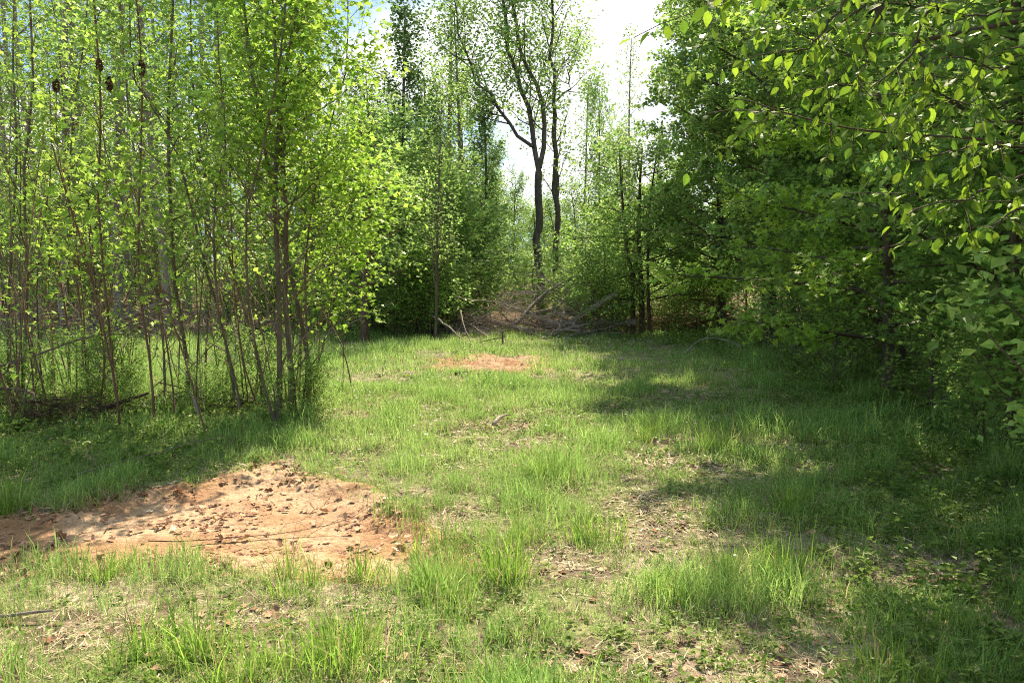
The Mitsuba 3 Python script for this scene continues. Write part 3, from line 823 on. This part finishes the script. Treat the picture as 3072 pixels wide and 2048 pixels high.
CHERRY = [
    [(2.24,3.30,2.08), (1.72,3.20,2.14), (1.39,3.10,2.14), (1.16,3.00,2.15), (0.97,2.90,2.17), (0.82,2.80,2.19), (0.71,2.70,2.18)],
    [(1.54,3.00,2.73), (1.48,2.96,2.58), (1.43,2.92,2.42), (1.35,2.88,2.33), (1.28,2.84,2.27), (1.21,2.80,2.22)],
    [(1.44,2.95,2.43), (1.45,2.90,2.34), (1.48,2.85,2.25), (1.48,2.80,2.18)],
    [(1.31,2.90,2.65), (1.24,2.88,2.55), (1.14,2.86,2.47), (1.06,2.84,2.41), (0.97,2.82,2.36), (0.89,2.80,2.35)],
    [(1.30,2.80,2.61), (1.25,2.77,2.52), (1.19,2.75,2.39), (1.16,2.73,2.27), (1.14,2.70,2.20)],
    [(2.09,3.00,2.03), (1.80,2.86,1.95), (1.59,2.72,1.89), (1.45,2.58,1.84), (1.27,2.44,1.82), (1.12,2.30,1.77)],
    [(2.09,3.00,2.05), (1.80,2.88,2.05), (1.59,2.75,2.04), (1.43,2.62,2.00), (1.27,2.50,1.96)],
    [(2.08,3.00,2.14), (1.80,2.88,2.13), (1.61,2.75,2.12), (1.43,2.62,2.15), (1.29,2.50,2.12)],
    [(1.15,2.60,2.58), (0.91,2.57,2.51), (0.70,2.53,2.44), (0.58,2.50,2.42)],
    [(2.09,3.00,2.44), (1.78,2.88,2.37), (1.62,2.75,2.28), (1.42,2.62,2.29), (1.26,2.50,2.23)],
    [(1.94,2.80,2.55), (1.65,2.67,2.45), (1.44,2.53,2.40), (1.27,2.40,2.33)],
    [(2.14,3.00,1.71), (1.84,2.85,1.85), (1.63,2.70,1.79), (1.44,2.55,1.72), (1.27,2.40,1.74)],
    [(1.15,2.80,2.61), (1.10,2.73,2.50), (1.02,2.67,2.40), (0.97,2.60,2.31)],
]
LEFTHERO = [
    (-15.83, 26.0, 11.2),
    (-17.49, 30.0, 12.7),
    (-13.45, 24.0, 10.5),
    (-14.48, 27.0, 11.3),
    (-17.56, 34.0, 13.9),
    (-11.26, 23.0, 10.2),
    (-13.69, 29.0, 11.8),
    (-11.22, 25.0, 10.9),
    (-9.33, 22.0, 9.9),
    (-11.25, 28.0, 11.3),
    (-11.70, 31.0, 12.8),
    (-9.22, 26.0, 10.5),
    (-9.58, 29.0, 12.2),
    (-10.14, 33.0, 13.2),
    (-7.76, 27.0, 10.9),
    (-7.79, 30.0, 12.4),
    (-8.22, 34.0, 13.2),
    (-22.63, 38.0, 14.9),
    (-21.97, 40.0, 15.6),
    (-19.15, 38.0, 14.7),
    (-18.38, 40.0, 15.2),
    (-15.36, 37.0, 14.0),
    (-14.72, 40.0, 14.8),
    (-12.28, 38.0, 14.3),
    (-10.77, 39.0, 14.5),
]

LEFT_LABEL = 'slender pale trunk deep in the tall left stand behind its front trunks'
ORD = 'first second third fourth fifth sixth seventh eighth ninth tenth eleventh twelfth thirteenth fourteenth fifteenth sixteenth seventeenth eighteenth nineteenth twentieth'.split()
ORD += ['twenty-' + o for o in ORD[:9]]


def ordinal(L):
    q = sorted(range(len(L)), key=lambda i: L[i][0] / L[i][1])
    return {i: ORD[k] for k, i in enumerate(q)}


FRONT = [t for t in LEFTHERO if t[1] < 34.5]
for i, (x, y, top) in enumerate(LEFTHERO):
    plant('poplar', 'poplar', x, y, top * 1.12 + 1.0, '%s pale trunk counted from the left edge in the front of the tall stand' % ordinal(FRONT)[FRONT.index((x, y, top))] if y < 34.5 else LEFT_LABEL, 'tree',
          'pale trunks in the front of the left stand' if y < 34.5 else 'tall pale trunked trees on the left', 1.0 + 0.2 * (i % 3), j=i)
rng = np.random.default_rng(21)
for i in range(22):
    y = rng.uniform(34, 60)
    x = rng.uniform(-0.72, -0.27) * y
    plant('poplar', 'poplar', x, y, rng.uniform(12, 17), LEFT_LABEL, 'tree', 'tall pale trunked trees on the left', 1.2, j=i)
for i in range(44):
    y = rng.uniform(23.5, 44)
    x = rng.uniform(-0.72, -0.25) * y
    plant('shrub', 'understory_shrub', x, y, rng.uniform(2.4, 4.6), 'leafy undergrowth shrub between the pale trunks of the left stand', 'shrub', 'undergrowth shrubs in the left stand', 1.1, j=i)

CLAB = ['tall pale tree at the left end of the central skyline', 'bushy tree below the gap of blue sky left of the dark cone', 'pale tree half hidden behind the bushy one left of the dark cone', 'dark narrow cone-shaped tree standing against the sky left of centre',
        'bushy tree just right of the dark cone', 'tall light green tree rising out of view left of the big forked tree', 'bushy tree under the long left limb of the forked tree', 'dark cone tree behind the left limb of the forked tree',
        'low bushy tree left of the forked trunk', 'farthest low bushy tree showing just left of the forked trunk', 'tall tree at the inner edge of the left stand', 'tall tree in the left stand nearest the central gap',
        'round low tree right of the second tall trunk', 'bushy tree standing right of the sky gap beside the tall trunks', 'middle sized tree behind the bushy tree right of the sky gap', 'slender pointed tree standing alone against white sky right of centre',
        'cone tree at the foot of the white sky by the right-hand trees', 'low tree under the white sky touching the right-hand trees', 'far low tree behind the slender pointed tree',
        'light feathery tree whose crown mingles with the long left limb of the forked tree', 'feathery mid-height tree just right of the second tall trunk', 'mid-height bushy tree in front of the bushy tree right of the dark cone']
for i, (x, y, top, kind, wide) in enumerate(CENTRE):
    plant(kind, {'poplar': 'poplar', 'bushy': 'broadleaf_tree', 'cone': 'narrow_tree'}[kind], x, y, top, CLAB[i], 'tree', None, wide, j=i)
for i, (x, y, top) in enumerate(FAR):
    plant('bushy', 'far_tree', x, y, top + 0.4, 'pale green far tree closing the back of the clearing', 'tree', 'far trees behind the clearing', 1.5, j=i)
rng = np.random.default_rng(22)
for i in range(26):
    y = rng.uniform(60, 85)
    x = rng.uniform(-0.7, 0.7) * y
    plant('bushy', 'far_tree', x, y, rng.uniform(6.0, 7.0) + (4 if x < -5 else 0), 'pale green far tree closing the back of the clearing', 'tree', 'far trees behind the clearing', 1.7, j=i)
for i, (x, y, top) in enumerate(WALL):
    plant('shrub', 'leafy_shrub', x, y, top, 'bright leafy shrub, %s from the left in the thicket closing the clearing' % ordinal(WALL)[i], 'shrub', 'thicket shrubs at the far end', 1.2 if top > 3 else 1.45, j=i)

rng = np.random.default_rng(23)
for i in range(46):
    x = rng.uniform(-9, 6)
    y = rng.uniform(22.2, 25.5) + (3.0 if -1.4 < x < 3.0 else 0)
    plant('bush', 'low_bush', x, y, rng.uniform(.8, 2.1), 'low light green bush along the foot of the far thicket', 'bush', 'low bushes along the foot of the far thicket', 1.2, j=i)

for i in range(22):
    x, y = rng.uniform(-6.4, -2.2), rng.uniform(8.2, 10.2)
    plant('bush', 'sapling_bush', x, y, rng.uniform(.35, .85), 'small leafy bush at the foot of the left saplings', 'bush', 'small bushes at the feet of the left saplings', 1.1, j=i)

# ---------------------------------------------------------------- the big forked tree and its neighbour
TALL_TRUNK = [(1.12,30.00,0.65), (1.05,30.00,1.46), (0.98,30.00,2.75), (1.03,30.00,3.34), (0.98,30.00,4.77), (0.99,30.00,5.41)]
TALL_A = [(0.99,30.00,5.41), (0.81,30.00,6.56), (0.60,30.00,7.65), (0.33,30.00,8.79), (0.02,30.00,9.36), (-0.19,30.00,10.49), (-0.30,30.00,11.51), (-0.41,30.00,13.79)]
TALL_B = [(1.01,30.00,5.53), (1.12,30.00,6.09), (1.08,30.00,7.92), (0.92,30.00,8.54), (0.38,30.00,9.67), (0.17,30.00,11.51), (0.22,30.00,13.94)]
TALL_C = [(0.75,30.00,6.31), (-0.13,30.00,7.14), (-0.67,30.00,7.96), (-1.30,30.00,8.59), (-1.73,30.00,9.47), (-1.93,30.00,10.49), (-1.98,30.00,11.82)]
TALL2 = [(1.78,31.00,0.62), (1.67,31.00,1.62), (1.76,31.00,3.40), (1.62,31.00,5.97), (1.63,31.00,7.60), (1.54,31.00,9.20), (1.48,31.00,11.05), (1.39,31.00,13.41)]
TALL2_A = [(1.66,31.00,8.14), (2.20,31.00,8.87), (2.24,31.00,9.57), (2.52,31.00,10.26)]
rng = np.random.default_rng(31)


def limb(pts, r0, r1, k=12, tone=.22, wob=0.06):
    P = resample(pts, k)
    P[1:-1] += rng.normal(0, wob, (k - 2, 3)) * [1, 1, 0.3]
    return P[None], np.linspace(r0, r1, k)[None]


def tall_tree(label, trunk, r, limbs, pal):
    key = thing('forked_tree', label, 'tree')
    trunk = [(trunk[0][0], trunk[0][1], float(base_z(np.array([trunk[0][0]]), np.array([trunk[0][1]]))[0]) - 0.2)] + trunk[1:]
    P, R = limb(trunk, r[0], r[1])
    R = R * (1 + 0.5 * np.exp(-np.linspace(0, 1, 12) * 14))
    part(key, 'trunk', wood_ply(tubes(P, R, 9, .2, .08)))
    crowns = []
    for (pts, a, b, n1) in limbs:
        P, R = limb(pts, a, b)
        P[..., 1] += np.linspace(0, rng.uniform(-1.5, 1.5), 12)
        P1, R1 = grow(P, R, n1, .15, 1.0, .8, lambda t: 2.1 - .9 * t, .15, 6, rng)
        P2, R2 = grow(P1, R1, 10, .2, 1.0, .9, .75, .05, 4, rng)
        part(key, 'limb', wood_ply(join(tubes(P, R, 7, .2, .05), tubes(P1, R1, 4, .2, .05), tubes(P2, R2, 3, .18, .1))))
        crowns.append(foliage(P2, 14, .1, .125, 'fold', pal, rng, 1.2, -.35, .4))
    part(key, 'crown', leaf_ply(join(*crowns)))


TD = (0, 0.0, 0)
tall_tree('big grey forked tree with a long left limb standing behind the brush pile', TALL_TRUNK, (.155, .135),
          [(TALL_A, .10, .04, 26), (TALL_B, .095, .04, 26), (TALL_C, .07, .018, 24)], SPRING)
tall_tree('thinner dark straight tree right beside the big forked tree', TALL2[:5], (.12, .085), [(TALL2[2:5], .085, .08, 8), (TALL2[4:], .08, .03, 18), (TALL2_A, .04, .015, 9)], SPRING)

# ---------------------------------------------------------------- middle distance trees at the end of the lawn
rng = np.random.default_rng(41)


def own_tree(name, label, cat, pts, r, rng, **kw):
    pts = np.array(pts, float)
    pts[0, 2] = float(gz(pts[:1, 0], pts[:1, 1])[0]) - 0.1
    w, c = tree_mesh(pts, r, r * .2, rng, **kw)
    key = thing(name, label, cat)
    part(key, 'trunk', wood_ply(w))
    part(key, 'crown', leaf_ply(c))
    return key


own_tree('lawn_tree', 'brown trunked tree at the end of the lawn beside the pale sticks on the left', 'tree', [(-3.53, 19.2, 0), (-3.5, 19.2, 1.0), (-3.4, 19.3, 3), (-3.6, 19.3, 5.2)], .11, rng,
         n1=34, t0=.22, t1=1., a1=1.1, len1=lambda t: 1.9 - 1.0 * t, up1=.05, n2=8, len2=.6, up2=.0, nleaf=10, size=.10, kind='lobed', pal=SPRING, tone=.2, red=.4)
own_tree('lawn_tree', 'cluster of thin upright stems standing above the crossed pale sticks', 'sapling', [(-1.9, 19.9, 0), (-1.85, 19.9, 1.5), (-1.8, 19.9, 3.5), (-1.7, 20, 6.0)], .035, rng,
         n1=40, t0=.2, t1=1., a1=.5, len1=lambda t: 1.5 - .7 * t, up1=.3, n2=6, len2=.45, up2=.05, nleaf=6, size=.085, kind='fold', pal=SPRING, tone=.35, red=.1)
for i, (dx, lean, lab) in enumerate(((0, .1, 'middle brown stem of the low spreading tree right of the lawn end'), (-.28, -.5, 'left brown stem of the low spreading tree right of the lawn end'), (.22, .5, 'right brown stem of the low spreading tree right of the lawn end'))):
    own_tree('lawn_tree', lab, 'tree', [(3.46 + dx, 21.3 - .1 * i, 0), (3.42 + dx * .8, 21.3, 1.2), (3.3 + dx * .6 + lean * .3, 21.3, 2.6), (3.3 + lean, 21.3, 4.9)], (.085 - .015 * i), rng,
             n1=20, t0=.2, t1=1., a1=1.25, len1=lambda t: 2.4 - 1.3 * t, up1=.0, n2=8, len2=.6, up2=-.05, nleaf=24, size=.095, kind='fold', pal=SPRING, tone=.14, red=.35)

# ---------------------------------------------------------------- trees along the right
rng = np.random.default_rng(51)
GUM = dict(n1=40, t0=.10, t1=1., a1=1.25, up1=-.04, n2=14, len2=.60, up2=-.10, nleaf=32, size=.088, layer=.42, tone=.12, red=.1, flat=.62, droop=-.25)
CED = dict(n1=70, t0=.12, t1=1., a1=1.2, up1=.10, n2=14, len2=.65, up2=-.10, nleaf=50, size=.10, layer=.5, kind='fold', tone=.08, red=.15, flat=.4, droop=-.1)


def vert(x, y, H, lx=0., ly=0.):
    return [(x, y, 0), (x + lx * .2, y + ly * .2, H * .3), (x + lx * .6, y + ly * .6, H * .65), (x + lx, y + ly, H)]


own_tree('dark_tree', 'tall dense dark tree whose fine foliage borders the white sky', 'tree', vert(5.6, 17.5, 11, -.3), .17, rng, len1=lambda t: 3.1 - 1.6 * t, pal=OLIVE, **CED)
own_tree('dark_tree', 'dense dark tree behind the one bordering the white sky', 'tree', vert(7.8, 20.5, 13, 0), .2, rng, len1=lambda t: 3.3 - 1.8 * t, pal=OLIVE, **CED)
own_tree('dark_tree', 'dark tree at the far end of the right-hand wood next to the low spreading tree', 'tree', vert(5.7, 21.8, 8.5, -.4), .12, rng, len1=lambda t: 2.6 - 1.4 * t, pal=OLIVE, **CED)
own_tree('dark_tree', 'dense dark tree between the one bordering the sky and the sunlit star leaved tree', 'tree', vert(6.4, 15.3, 7.6, -.2), .13, rng, len1=lambda t: 2.6 - 1.3 * t, pal=OLIVE, **CED)
own_tree('star_leaved_tree', 'sunlit tree with star shaped lime leaves reaching out over the right of the lawn', 'tree', vert(5.0, 10.6, 7.5, -.5, 0), 0.078, rng, len1=lambda t: 2.7 - 1.3 * t, pal=LIME, kind='star', **GUM)
own_tree('star_leaved_tree', 'tree with star shaped leaves behind the sunlit one on the right', 'tree', vert(6.7, 13.6, 6.6, -.5, 0), 0.091, rng, len1=lambda t: 2.9 - 1.5 * t, pal=SPRING, kind='fold', **GUM)
own_tree('star_leaved_tree', 'dark leaved young tree low under the overhanging branches at right', 'tree', vert(4.8, 7.6, 7.8, -.4, 0), 0.062, rng, len1=lambda t: 1.5 + 2.6 * t * (1 - t), pal=MID, kind='star', **GUM)
own_tree('star_leaved_tree', 'tall leafy tree filling the upper right behind the overhanging branches', 'tree', vert(7.8, 9.4, 9.5, -.6, 0), 0.098, rng, len1=lambda t: 3.0 - 1.3 * t, pal=MID, kind='fold', **GUM)
own_tree('star_leaved_tree', 'leafy tree at the right edge of view with dark lower branches', 'tree', vert(4.7, 5.7, 7.2, -.3, .2), 0.062, rng, len1=lambda t: 1.2 + 2.6 * t * (1 - t), pal=MID, kind='fold', **GUM)
own_tree('star_leaved_tree', 'tall leafy tree deep in the right-hand wood', 'tree', vert(9.5, 15, 12, -.3, 0), 0.111, rng, len1=lambda t: 3.2 - 1.5 * t, pal=MID, kind='fold', **GUM)
own_tree('star_leaved_tree', 'leafy tree behind the shaded thicket between the dark trees and the sunlit star leaved tree', 'tree', vert(7.3, 16.6, 7.0, -.5, 0), 0.078, rng, len1=lambda t: 2.4 - 1.2 * t, pal=MID, kind='fold', **GUM)
SHR = [(5.6, 14.6, 2.6), (5.3, 12.6, 2.3), (6.2, 12.2, 3.0), (4.9, 9.3, 1.8), (4.3, 7.2, 1.3), (5.4, 9.0, 2.6), (6.4, 10.4, 3.2), (4.7, 6.4, 1.9), (5.9, 7.4, 2.8), (5.6, 16.8, 2.4), (6.9, 15.2, 3.4), (7.4, 12.6, 3.8), (8.2, 14, 4.2),
       (6.6, 18.8, 3.0), (7.6, 17.6, 3.6), (8.6, 12, 4.4), (3.9, 5.4, 1.0), (4.5, 11.2, 1.5), (4.8, 13.6, 1.6), (9.5, 18, 4.5), (10.5, 16, 5), (8.8, 21, 4.2), (10.5, 22, 5.2), (7.0, 24, 3.6)]
for i, (x, y, top) in enumerate(SHR):
    plant('shrub', 'thicket_shrub', x, y, top, 'shaded dark green shrub in the thicket under the right-hand trees', 'shrub', 'shaded thicket shrubs on the right', 1.2, j=i)
for i in range(16):
    y = rng.uniform(18, 40)
    x = rng.uniform(0.42, 0.75) * y + 2
    plant('bushy', 'broadleaf_tree', x, y, rng.uniform(9, 13), 'broadleaf tree deep in the wood behind the right-hand trees', 'tree', 'trees deep in the right-hand wood', 1.3, j=i)

for i, (x, y, top) in enumerate(((3.9, 4.3, 3.2), (4.5, 4.9, 3.6), (3.6, 2.9, 3.0), (4.6, 2.0, 3.6), (5.4, 3.6, 4.2), (4.2, .4, 3.4), (5.4, 6.2, 4.4), (4.3, 6.0, 2.2))):
    plant('shrub', 'thicket_shrub', x, y, top, 'shaded dark green shrub in the thicket under the right-hand trees', 'shrub', 'shaded thicket shrubs on the right', 1.15, j=i)
for x, y, top in ((6.8, 2.2, 9), (8.5, -1.5, 10), (6.0, -4.5, 9), (1.0, -9, 10), (-5, -8, 10), (-9.5, -2.5, 10), (-9.0, 3.0, 9), (9.0, 6.0, 11)):
    plant('bushy', 'broadleaf_tree', x, y, top, 'broadleaf tree of the wood edge that rings the near end of the clearing', 'tree', 'trees round the near end of the clearing', 1.3)

# ---------------------------------------------------------------- the tree whose branches hang into the upper right corner
rng = np.random.default_rng(61)
ck = thing('overhanging_tree', 'near tree whose twigs of large pointed oval leaves hang into the upper right corner', 'tree')
P, R = limb([(4.3, 3.0, -.2), (4.25, 3.0, 1.2), (4.0, 3.05, 2.6), (3.9, 3.1, 4.5), (3.8, 3.1, 6.5)], .13, .05)
part(ck, 'trunk', wood_ply(tubes(P, R, 10, .15, .15)))
Pc = P[:, 5:]
Q1, S1 = grow(Pc, R[:, 5:], 26, .0, 1., 1.2, lambda t: 3.0 - 1.2 * t, .22, 6, rng)
Q1[..., 2] = np.maximum(Q1[..., 2], 3.3)
ok = (Q1[:, -1, 1] < 3.7) & (Q1[:, -1, 0] > 2.0) | (Q1[:, -1, 1] < 2.2)
Q1, S1 = Q1[ok], S1[ok]
Q2, S2 = grow(Q1, S1, 9, .2, 1., .9, .7, .05, 4, rng)
for q in range(len(Q1)):
    part(ck, 'limb', wood_ply(join(tubes(Q1[q:q + 1], S1[q:q + 1], 5, .15, .15), tubes(Q2[q * 9:q * 9 + 9], S2[q * 9:q * 9 + 9], 3, .15, .15))))
part(ck, 'crown', leaf_ply(foliage(Q2, 22, .1, .11, 'fold', MID, rng, .9, -.3, .5)))
nleaf = 0
for pts in CHERRY:
    P, R = limb(pts, .0060, .0018, 14, wob=.008)
    P1, R1 = grow(P, R, 5, .25, .95, .8, .30, -.25, 5, rng, jit=.10)
    R1 = np.maximum(R1 * .35, .0013)
    con = [np.array([P[0, 0] + (np.array([3.85, 3.1, P[0, 0, 2] + .5]) - P[0, 0]) * s for s in np.linspace(1, 0, 8)])[None]]
    bk = part(ck, 'branch', wood_ply(join(tubes(con[0], np.linspace(.016, .0075, 8)[None], 6, .12, .2), tubes(P, R, 6, .12, .2), tubes(P1, R1, 4, .12, .25))))
    small = []
    for Q, n, t0 in ((P, 18, .2), (P1, 8, .2)):
        pos, d = along(Q, n, t0, rng)
        for p, dd in zip(pos, d):
            if nleaf >= 300:
                small.append((p, dd))
                continue
            nleaf += 1
            out = rng.normal(0, 1, 3) * [1, 1, .4]
            ax = unit(dd * .55 + unit(out) * .75 + [0, 0, -.55])
            nor = unit(rng.normal(0, .55, 3) + [0, 0, .8])
            v, f, c = leaves((p + unit(ax) * .012)[None], ax[None], nor[None], np.array([rng.uniform(.032, .055)]), 'oval', tint(1, rng, (.08, .18, .022), (.26, .40, .03), .15))
            part(bk, 'leaf', leaf_ply((v, f, c)))
    if small:
        sp, sd = np.array([q[0] for q in small]), np.array([q[1] for q in small])
        M = len(sp)
        ax = unit(sd * .55 + unit(rng.normal(0, 1, (M, 3)) * [1, 1, .4]) * .75 + [0, 0, -.55])
        k = part(bk, 'leaves', leaf_ply(leaves(sp + ax * .012, ax, unit(rng.normal(0, .55, (M, 3)) + [0, 0, .8]), rng.uniform(.030, .055, M), 'oval', tint(M, rng, (.09, .20, .022), (.24, .38, .03), .15))))
        labels[k] = {'label': 'further pointed oval leaves on the same twigs', 'kind': 'stuff'}

for i, (x, y, top) in enumerate(((2.2, 20.9, 1.5), (2.6, 21.4, 2.2), (2.3, 22.6, 2.6), (3.0, 21.2, 1.1), (4.3, 22.0, 1.1), (-1.7, 21.9, 1.5), (-2.4, 21.0, 1.3), (-3.0, 20.6, 1.1), (-4.3, 20.4, 1.6), (-5.0, 19.8, 1.2), (-4.0, 19.6, .9))):
    plant('bush', 'low_bush', x, y, top, 'low light green bush along the foot of the far thicket', 'bush', 'low bushes along the foot of the far thicket', 1.25, j=i)

# ---------------------------------------------------------------- brush piles, logs and sticks
def stick(a, b, r, rng, wob=.05, k=7, tone=.4, red=.1, side=0):
    P = resample([a, b], k) if len(np.shape(a)) == 1 else resample(a, k)
    L = np.linalg.norm(P[-1] - P[0])
    P[1:-1] += np.cumsum(rng.normal(0, wob, (k - 2, 3)), 0) * L / k
    Pc = np.vstack([P[:1] - (P[1] - P[0]) * 0.004, P, P[-1:] + (P[-1] - P[-2]) * 0.004])
    m = [tubes(Pc[None], np.r_[0.0005, np.linspace(r, r * .35, k), 0.0005][None], 6, tone, red)]
    if side:
        P1, R1 = grow(P[None], np.linspace(r, r * .35, k)[None], side, .2, .95, .7, L * .32, .0, 5, rng, jit=.2)
        P2, R2 = grow(P1, R1, 3, .3, 1., .7, L * .12, 0., 4, rng, jit=.2)
        m += [tubes(P1, R1, 4, tone, red), tubes(P2, R2, 3, tone, red)]
    return join(*m)


def brush_pile(label, x, y, rx, ry, h, n, seed, tone, red, logs=4, twigs=160, thick=.025):
    rng = np.random.default_rng(seed)
    key = thing('brush_pile', label, 'brush pile')

    def one(L):
        q = rng.uniform(-1, 1, 2)
        q = q / max(1, np.linalg.norm(q))
        z = h * (1 - q @ q) * rng.random() ** .7
        c = np.array([x + q[0] * rx, y + q[1] * ry, float(base_z(np.array([x]), np.array([y]))[0]) + .05 + z])
        a = rng.uniform(0, 3.14)
        d = np.array([np.cos(a) * 1.2, np.sin(a) * .8, rng.normal(0, .28)])
        d = d / np.linalg.norm(d) * L / 2
        a_, b_ = c - d, c + d
        lo = float(base_z(np.array([x]), np.array([y]))[0])
        a_[2], b_[2] = max(a_[2], lo), max(b_[2], lo)
        return a_, b_
    for i in range(logs):
        part(key, 'log', wood_ply(stick(*one(min(rx, 1.6) * 1.3), thick * 2.6, rng, .02, tone=tone, red=red)))
    for i in range(n):
        part(key, 'branch', wood_ply(stick(*one(rng.uniform(.7, 1.3) * min(rx, 1.8)), thick * rng.uniform(.35, .8), rng, .10, tone=min(1, tone * rng.uniform(.6, 1.7)), red=red, side=3)))
    tw = [stick(*one(rng.uniform(.4, .9) * min(rx, 1.4)), thick * .22, rng, .15, 5, tone * rng.uniform(.5, 1.5), red, 2) for i in range(twigs)]
    k = part(key, 'twigs', wood_ply(join(*tw)))
    labels[k] = {'label': 'tangle of thin dry twigs', 'kind': 'stuff'}


brush_pile('grey and reddish pile of cut branches in front of the big forked tree', .75, 21.3, 2.2, .9, 1.5, 40, 1, .95, .12, 6, 220, .036)
brush_pile('low pile of long grey branches behind the left saplings', -8.6, 20.4, 2.6, .8, .8, 34, 2, .38, .15, 6, 180, .035)
brush_pile('thin heap of bleached branches left of the long grey pile', -12.2, 20.8, 2.0, .8, .7, 18, 3, .45, .15, 3, 100, .03)
brush_pile('reddish brown brush heap at the foot of the dark trees on the right', 4.9, 22.8, 1.6, .8, 1.4, 34, 4, .45, .8, 2, 240, .032)
brush_pile('small dark mound of brush and soil at the left edge under the saplings', -4.9, 8.45, .75, .35, .30, 16, 5, .06, .35, 1, 150, .016)
brush_pile('low tangle of dead twigs on the lawn edge below the forked tree', 1.9, 22.9, 1.6, .5, .45, 14, 6, .35, .4, 2, 140, .025)
brush_pile('scatter of dark dead sticks at the foot of the stout single sapling', -3.6, 9.2, .9, .35, .14, 14, 7, .15, .3, 1, 60, .014)
brush_pile('grey tangle of twigs under the thin upright stems at the lawn end', -1.3, 21.8, 1.4, .5, .55, 14, 8, .5, .1, 1, 110, .022)


def fallen(label, pts, r, seed, tone=.6, red=.05, side=0, wob=.04):
    rng = np.random.default_rng(seed)
    key = thing('fallen_branch', label, 'branch')
    P = np.array(pts, float)
    scene[key] = wood_ply(stick(P, P, r, rng, wob, 9, tone, red, side))


fallen('pale log leaning diagonally up over the grey and reddish brush pile', [(.1, 20.7, .35), (.55, 21.1, .8), (1.05, 21.6, 1.2), (2.05, 22.4, 1.65)], .052, 1, .75, 0, 2)
fallen('dark rough fallen log above the reddish brush heap', [(4.05, 23.4, 1.35), (4.6, 23.5, 1.5), (5.4, 23.8, 1.5)], .12, 2, .06, .25)
fallen('pale stick sloping down to the right at the end of the lawn', [(-2.0, 20.4, .55), (-1.5, 18.9, .4), (-.95, 17.6, .05)], .026, 3, .7, .1, 2)
fallen('darker stick crossing the pale sloping one at the lawn end', [(-1.25, 19.6, .75), (-1.1, 18.6, .4), (-.9, 17.8, .05)], .022, 4, .4, .1)
fallen('long pale branch lying low in front of the dead twig tangle', [(1.0, 20.2, .08), (1.6, 20.4, .3), (2.4, 20.6, .4)], .035, 5, .7, 0, 3)
fallen('thin pale branch lying from the brown trunked tree towards the left lawn', [(-4.6, 18.2, .05), (-3.8, 18.8, .5), (-2.8, 19.2, 1.0)], .022, 6, .6, 0, 2)
fallen('bowed bleached branch in the shade below the right-hand trees', [(3.3, 15.2, .12), (3.75, 15.3, .42), (4.1, 15.2, .38), (4.4, 14.8, .08)], .014, 7, .85, 0, 3)
fallen('pale broken stick in the lower left corner', [(-2.6, 3.55, .03), (-2.35, 3.56, .05), (-2.12, 3.60, .06)], .015, 8, .85, .05, 1)
fallen('long thin dark stick lying across the floor of the clay pit', [(-2.2, 4.75, .0), (-1.6, 4.85, .0), (-1.15, 5.1, .02), (-.95, 5.35, .05)], .0038, 10, .15, .3, 3)
fallen('thin brown stick along the near rim of the clay pit', [(-1.9, 4.62, .01), (-1.5, 4.68, .02), (-1.05, 4.75, .03)], .0035, 11, .2, .4, 2)
fallen('weathered wood chunk lying in the thin grass mid lawn', [(-.19, 8.3, .05), (-.13, 8.45, .10), (-.05, 8.7, .08)], .026, 12, .75, .1)
fallen('dead stick leaning across the far left saplings near the ground', [(-6.3, 8.9, .45), (-5.6, 9.0, .62), (-5.1, 9.1, .82), (-4.3, 9.3, 1.05)], .020, 13, .5, .15, 4)
fallen('dead branch lying low from the left edge to the brush mound', [(-6.4, 8.8, .35), (-5.7, 8.7, .38), (-5.2, 8.6, .35), (-4.95, 8.3, .0)], .028, 14, .45, .2, 3)
fallen('thin twig arching over the shaded grass left of the clay pit', [(-3.4, 6.2, .05), (-2.9, 6.5, .15), (-2.5, 6.9, .22)], .006, 15, .5, .1, 2)
fallen('broken white stub slanting out of the grass by the stout sapling', [(-3.35, 8.55, .02), (-3.42, 8.6, .2), (-3.5, 8.65, .36)], .026, 16, .9, 0)
key = thing('stub_post', 'small grey broken stub standing in the far lawn with a side stick', 'stump')
part(key, 'trunk', wood_ply(stick((-.21, 18.5, -.05), (-.22, 18.5, .32), .035, rng, .02, tone=.3)))
part(key, 'branch', wood_ply(stick((-.24, 18.5, .16), (-.8, 18.2, .08), .016, rng, .05, tone=.3)))
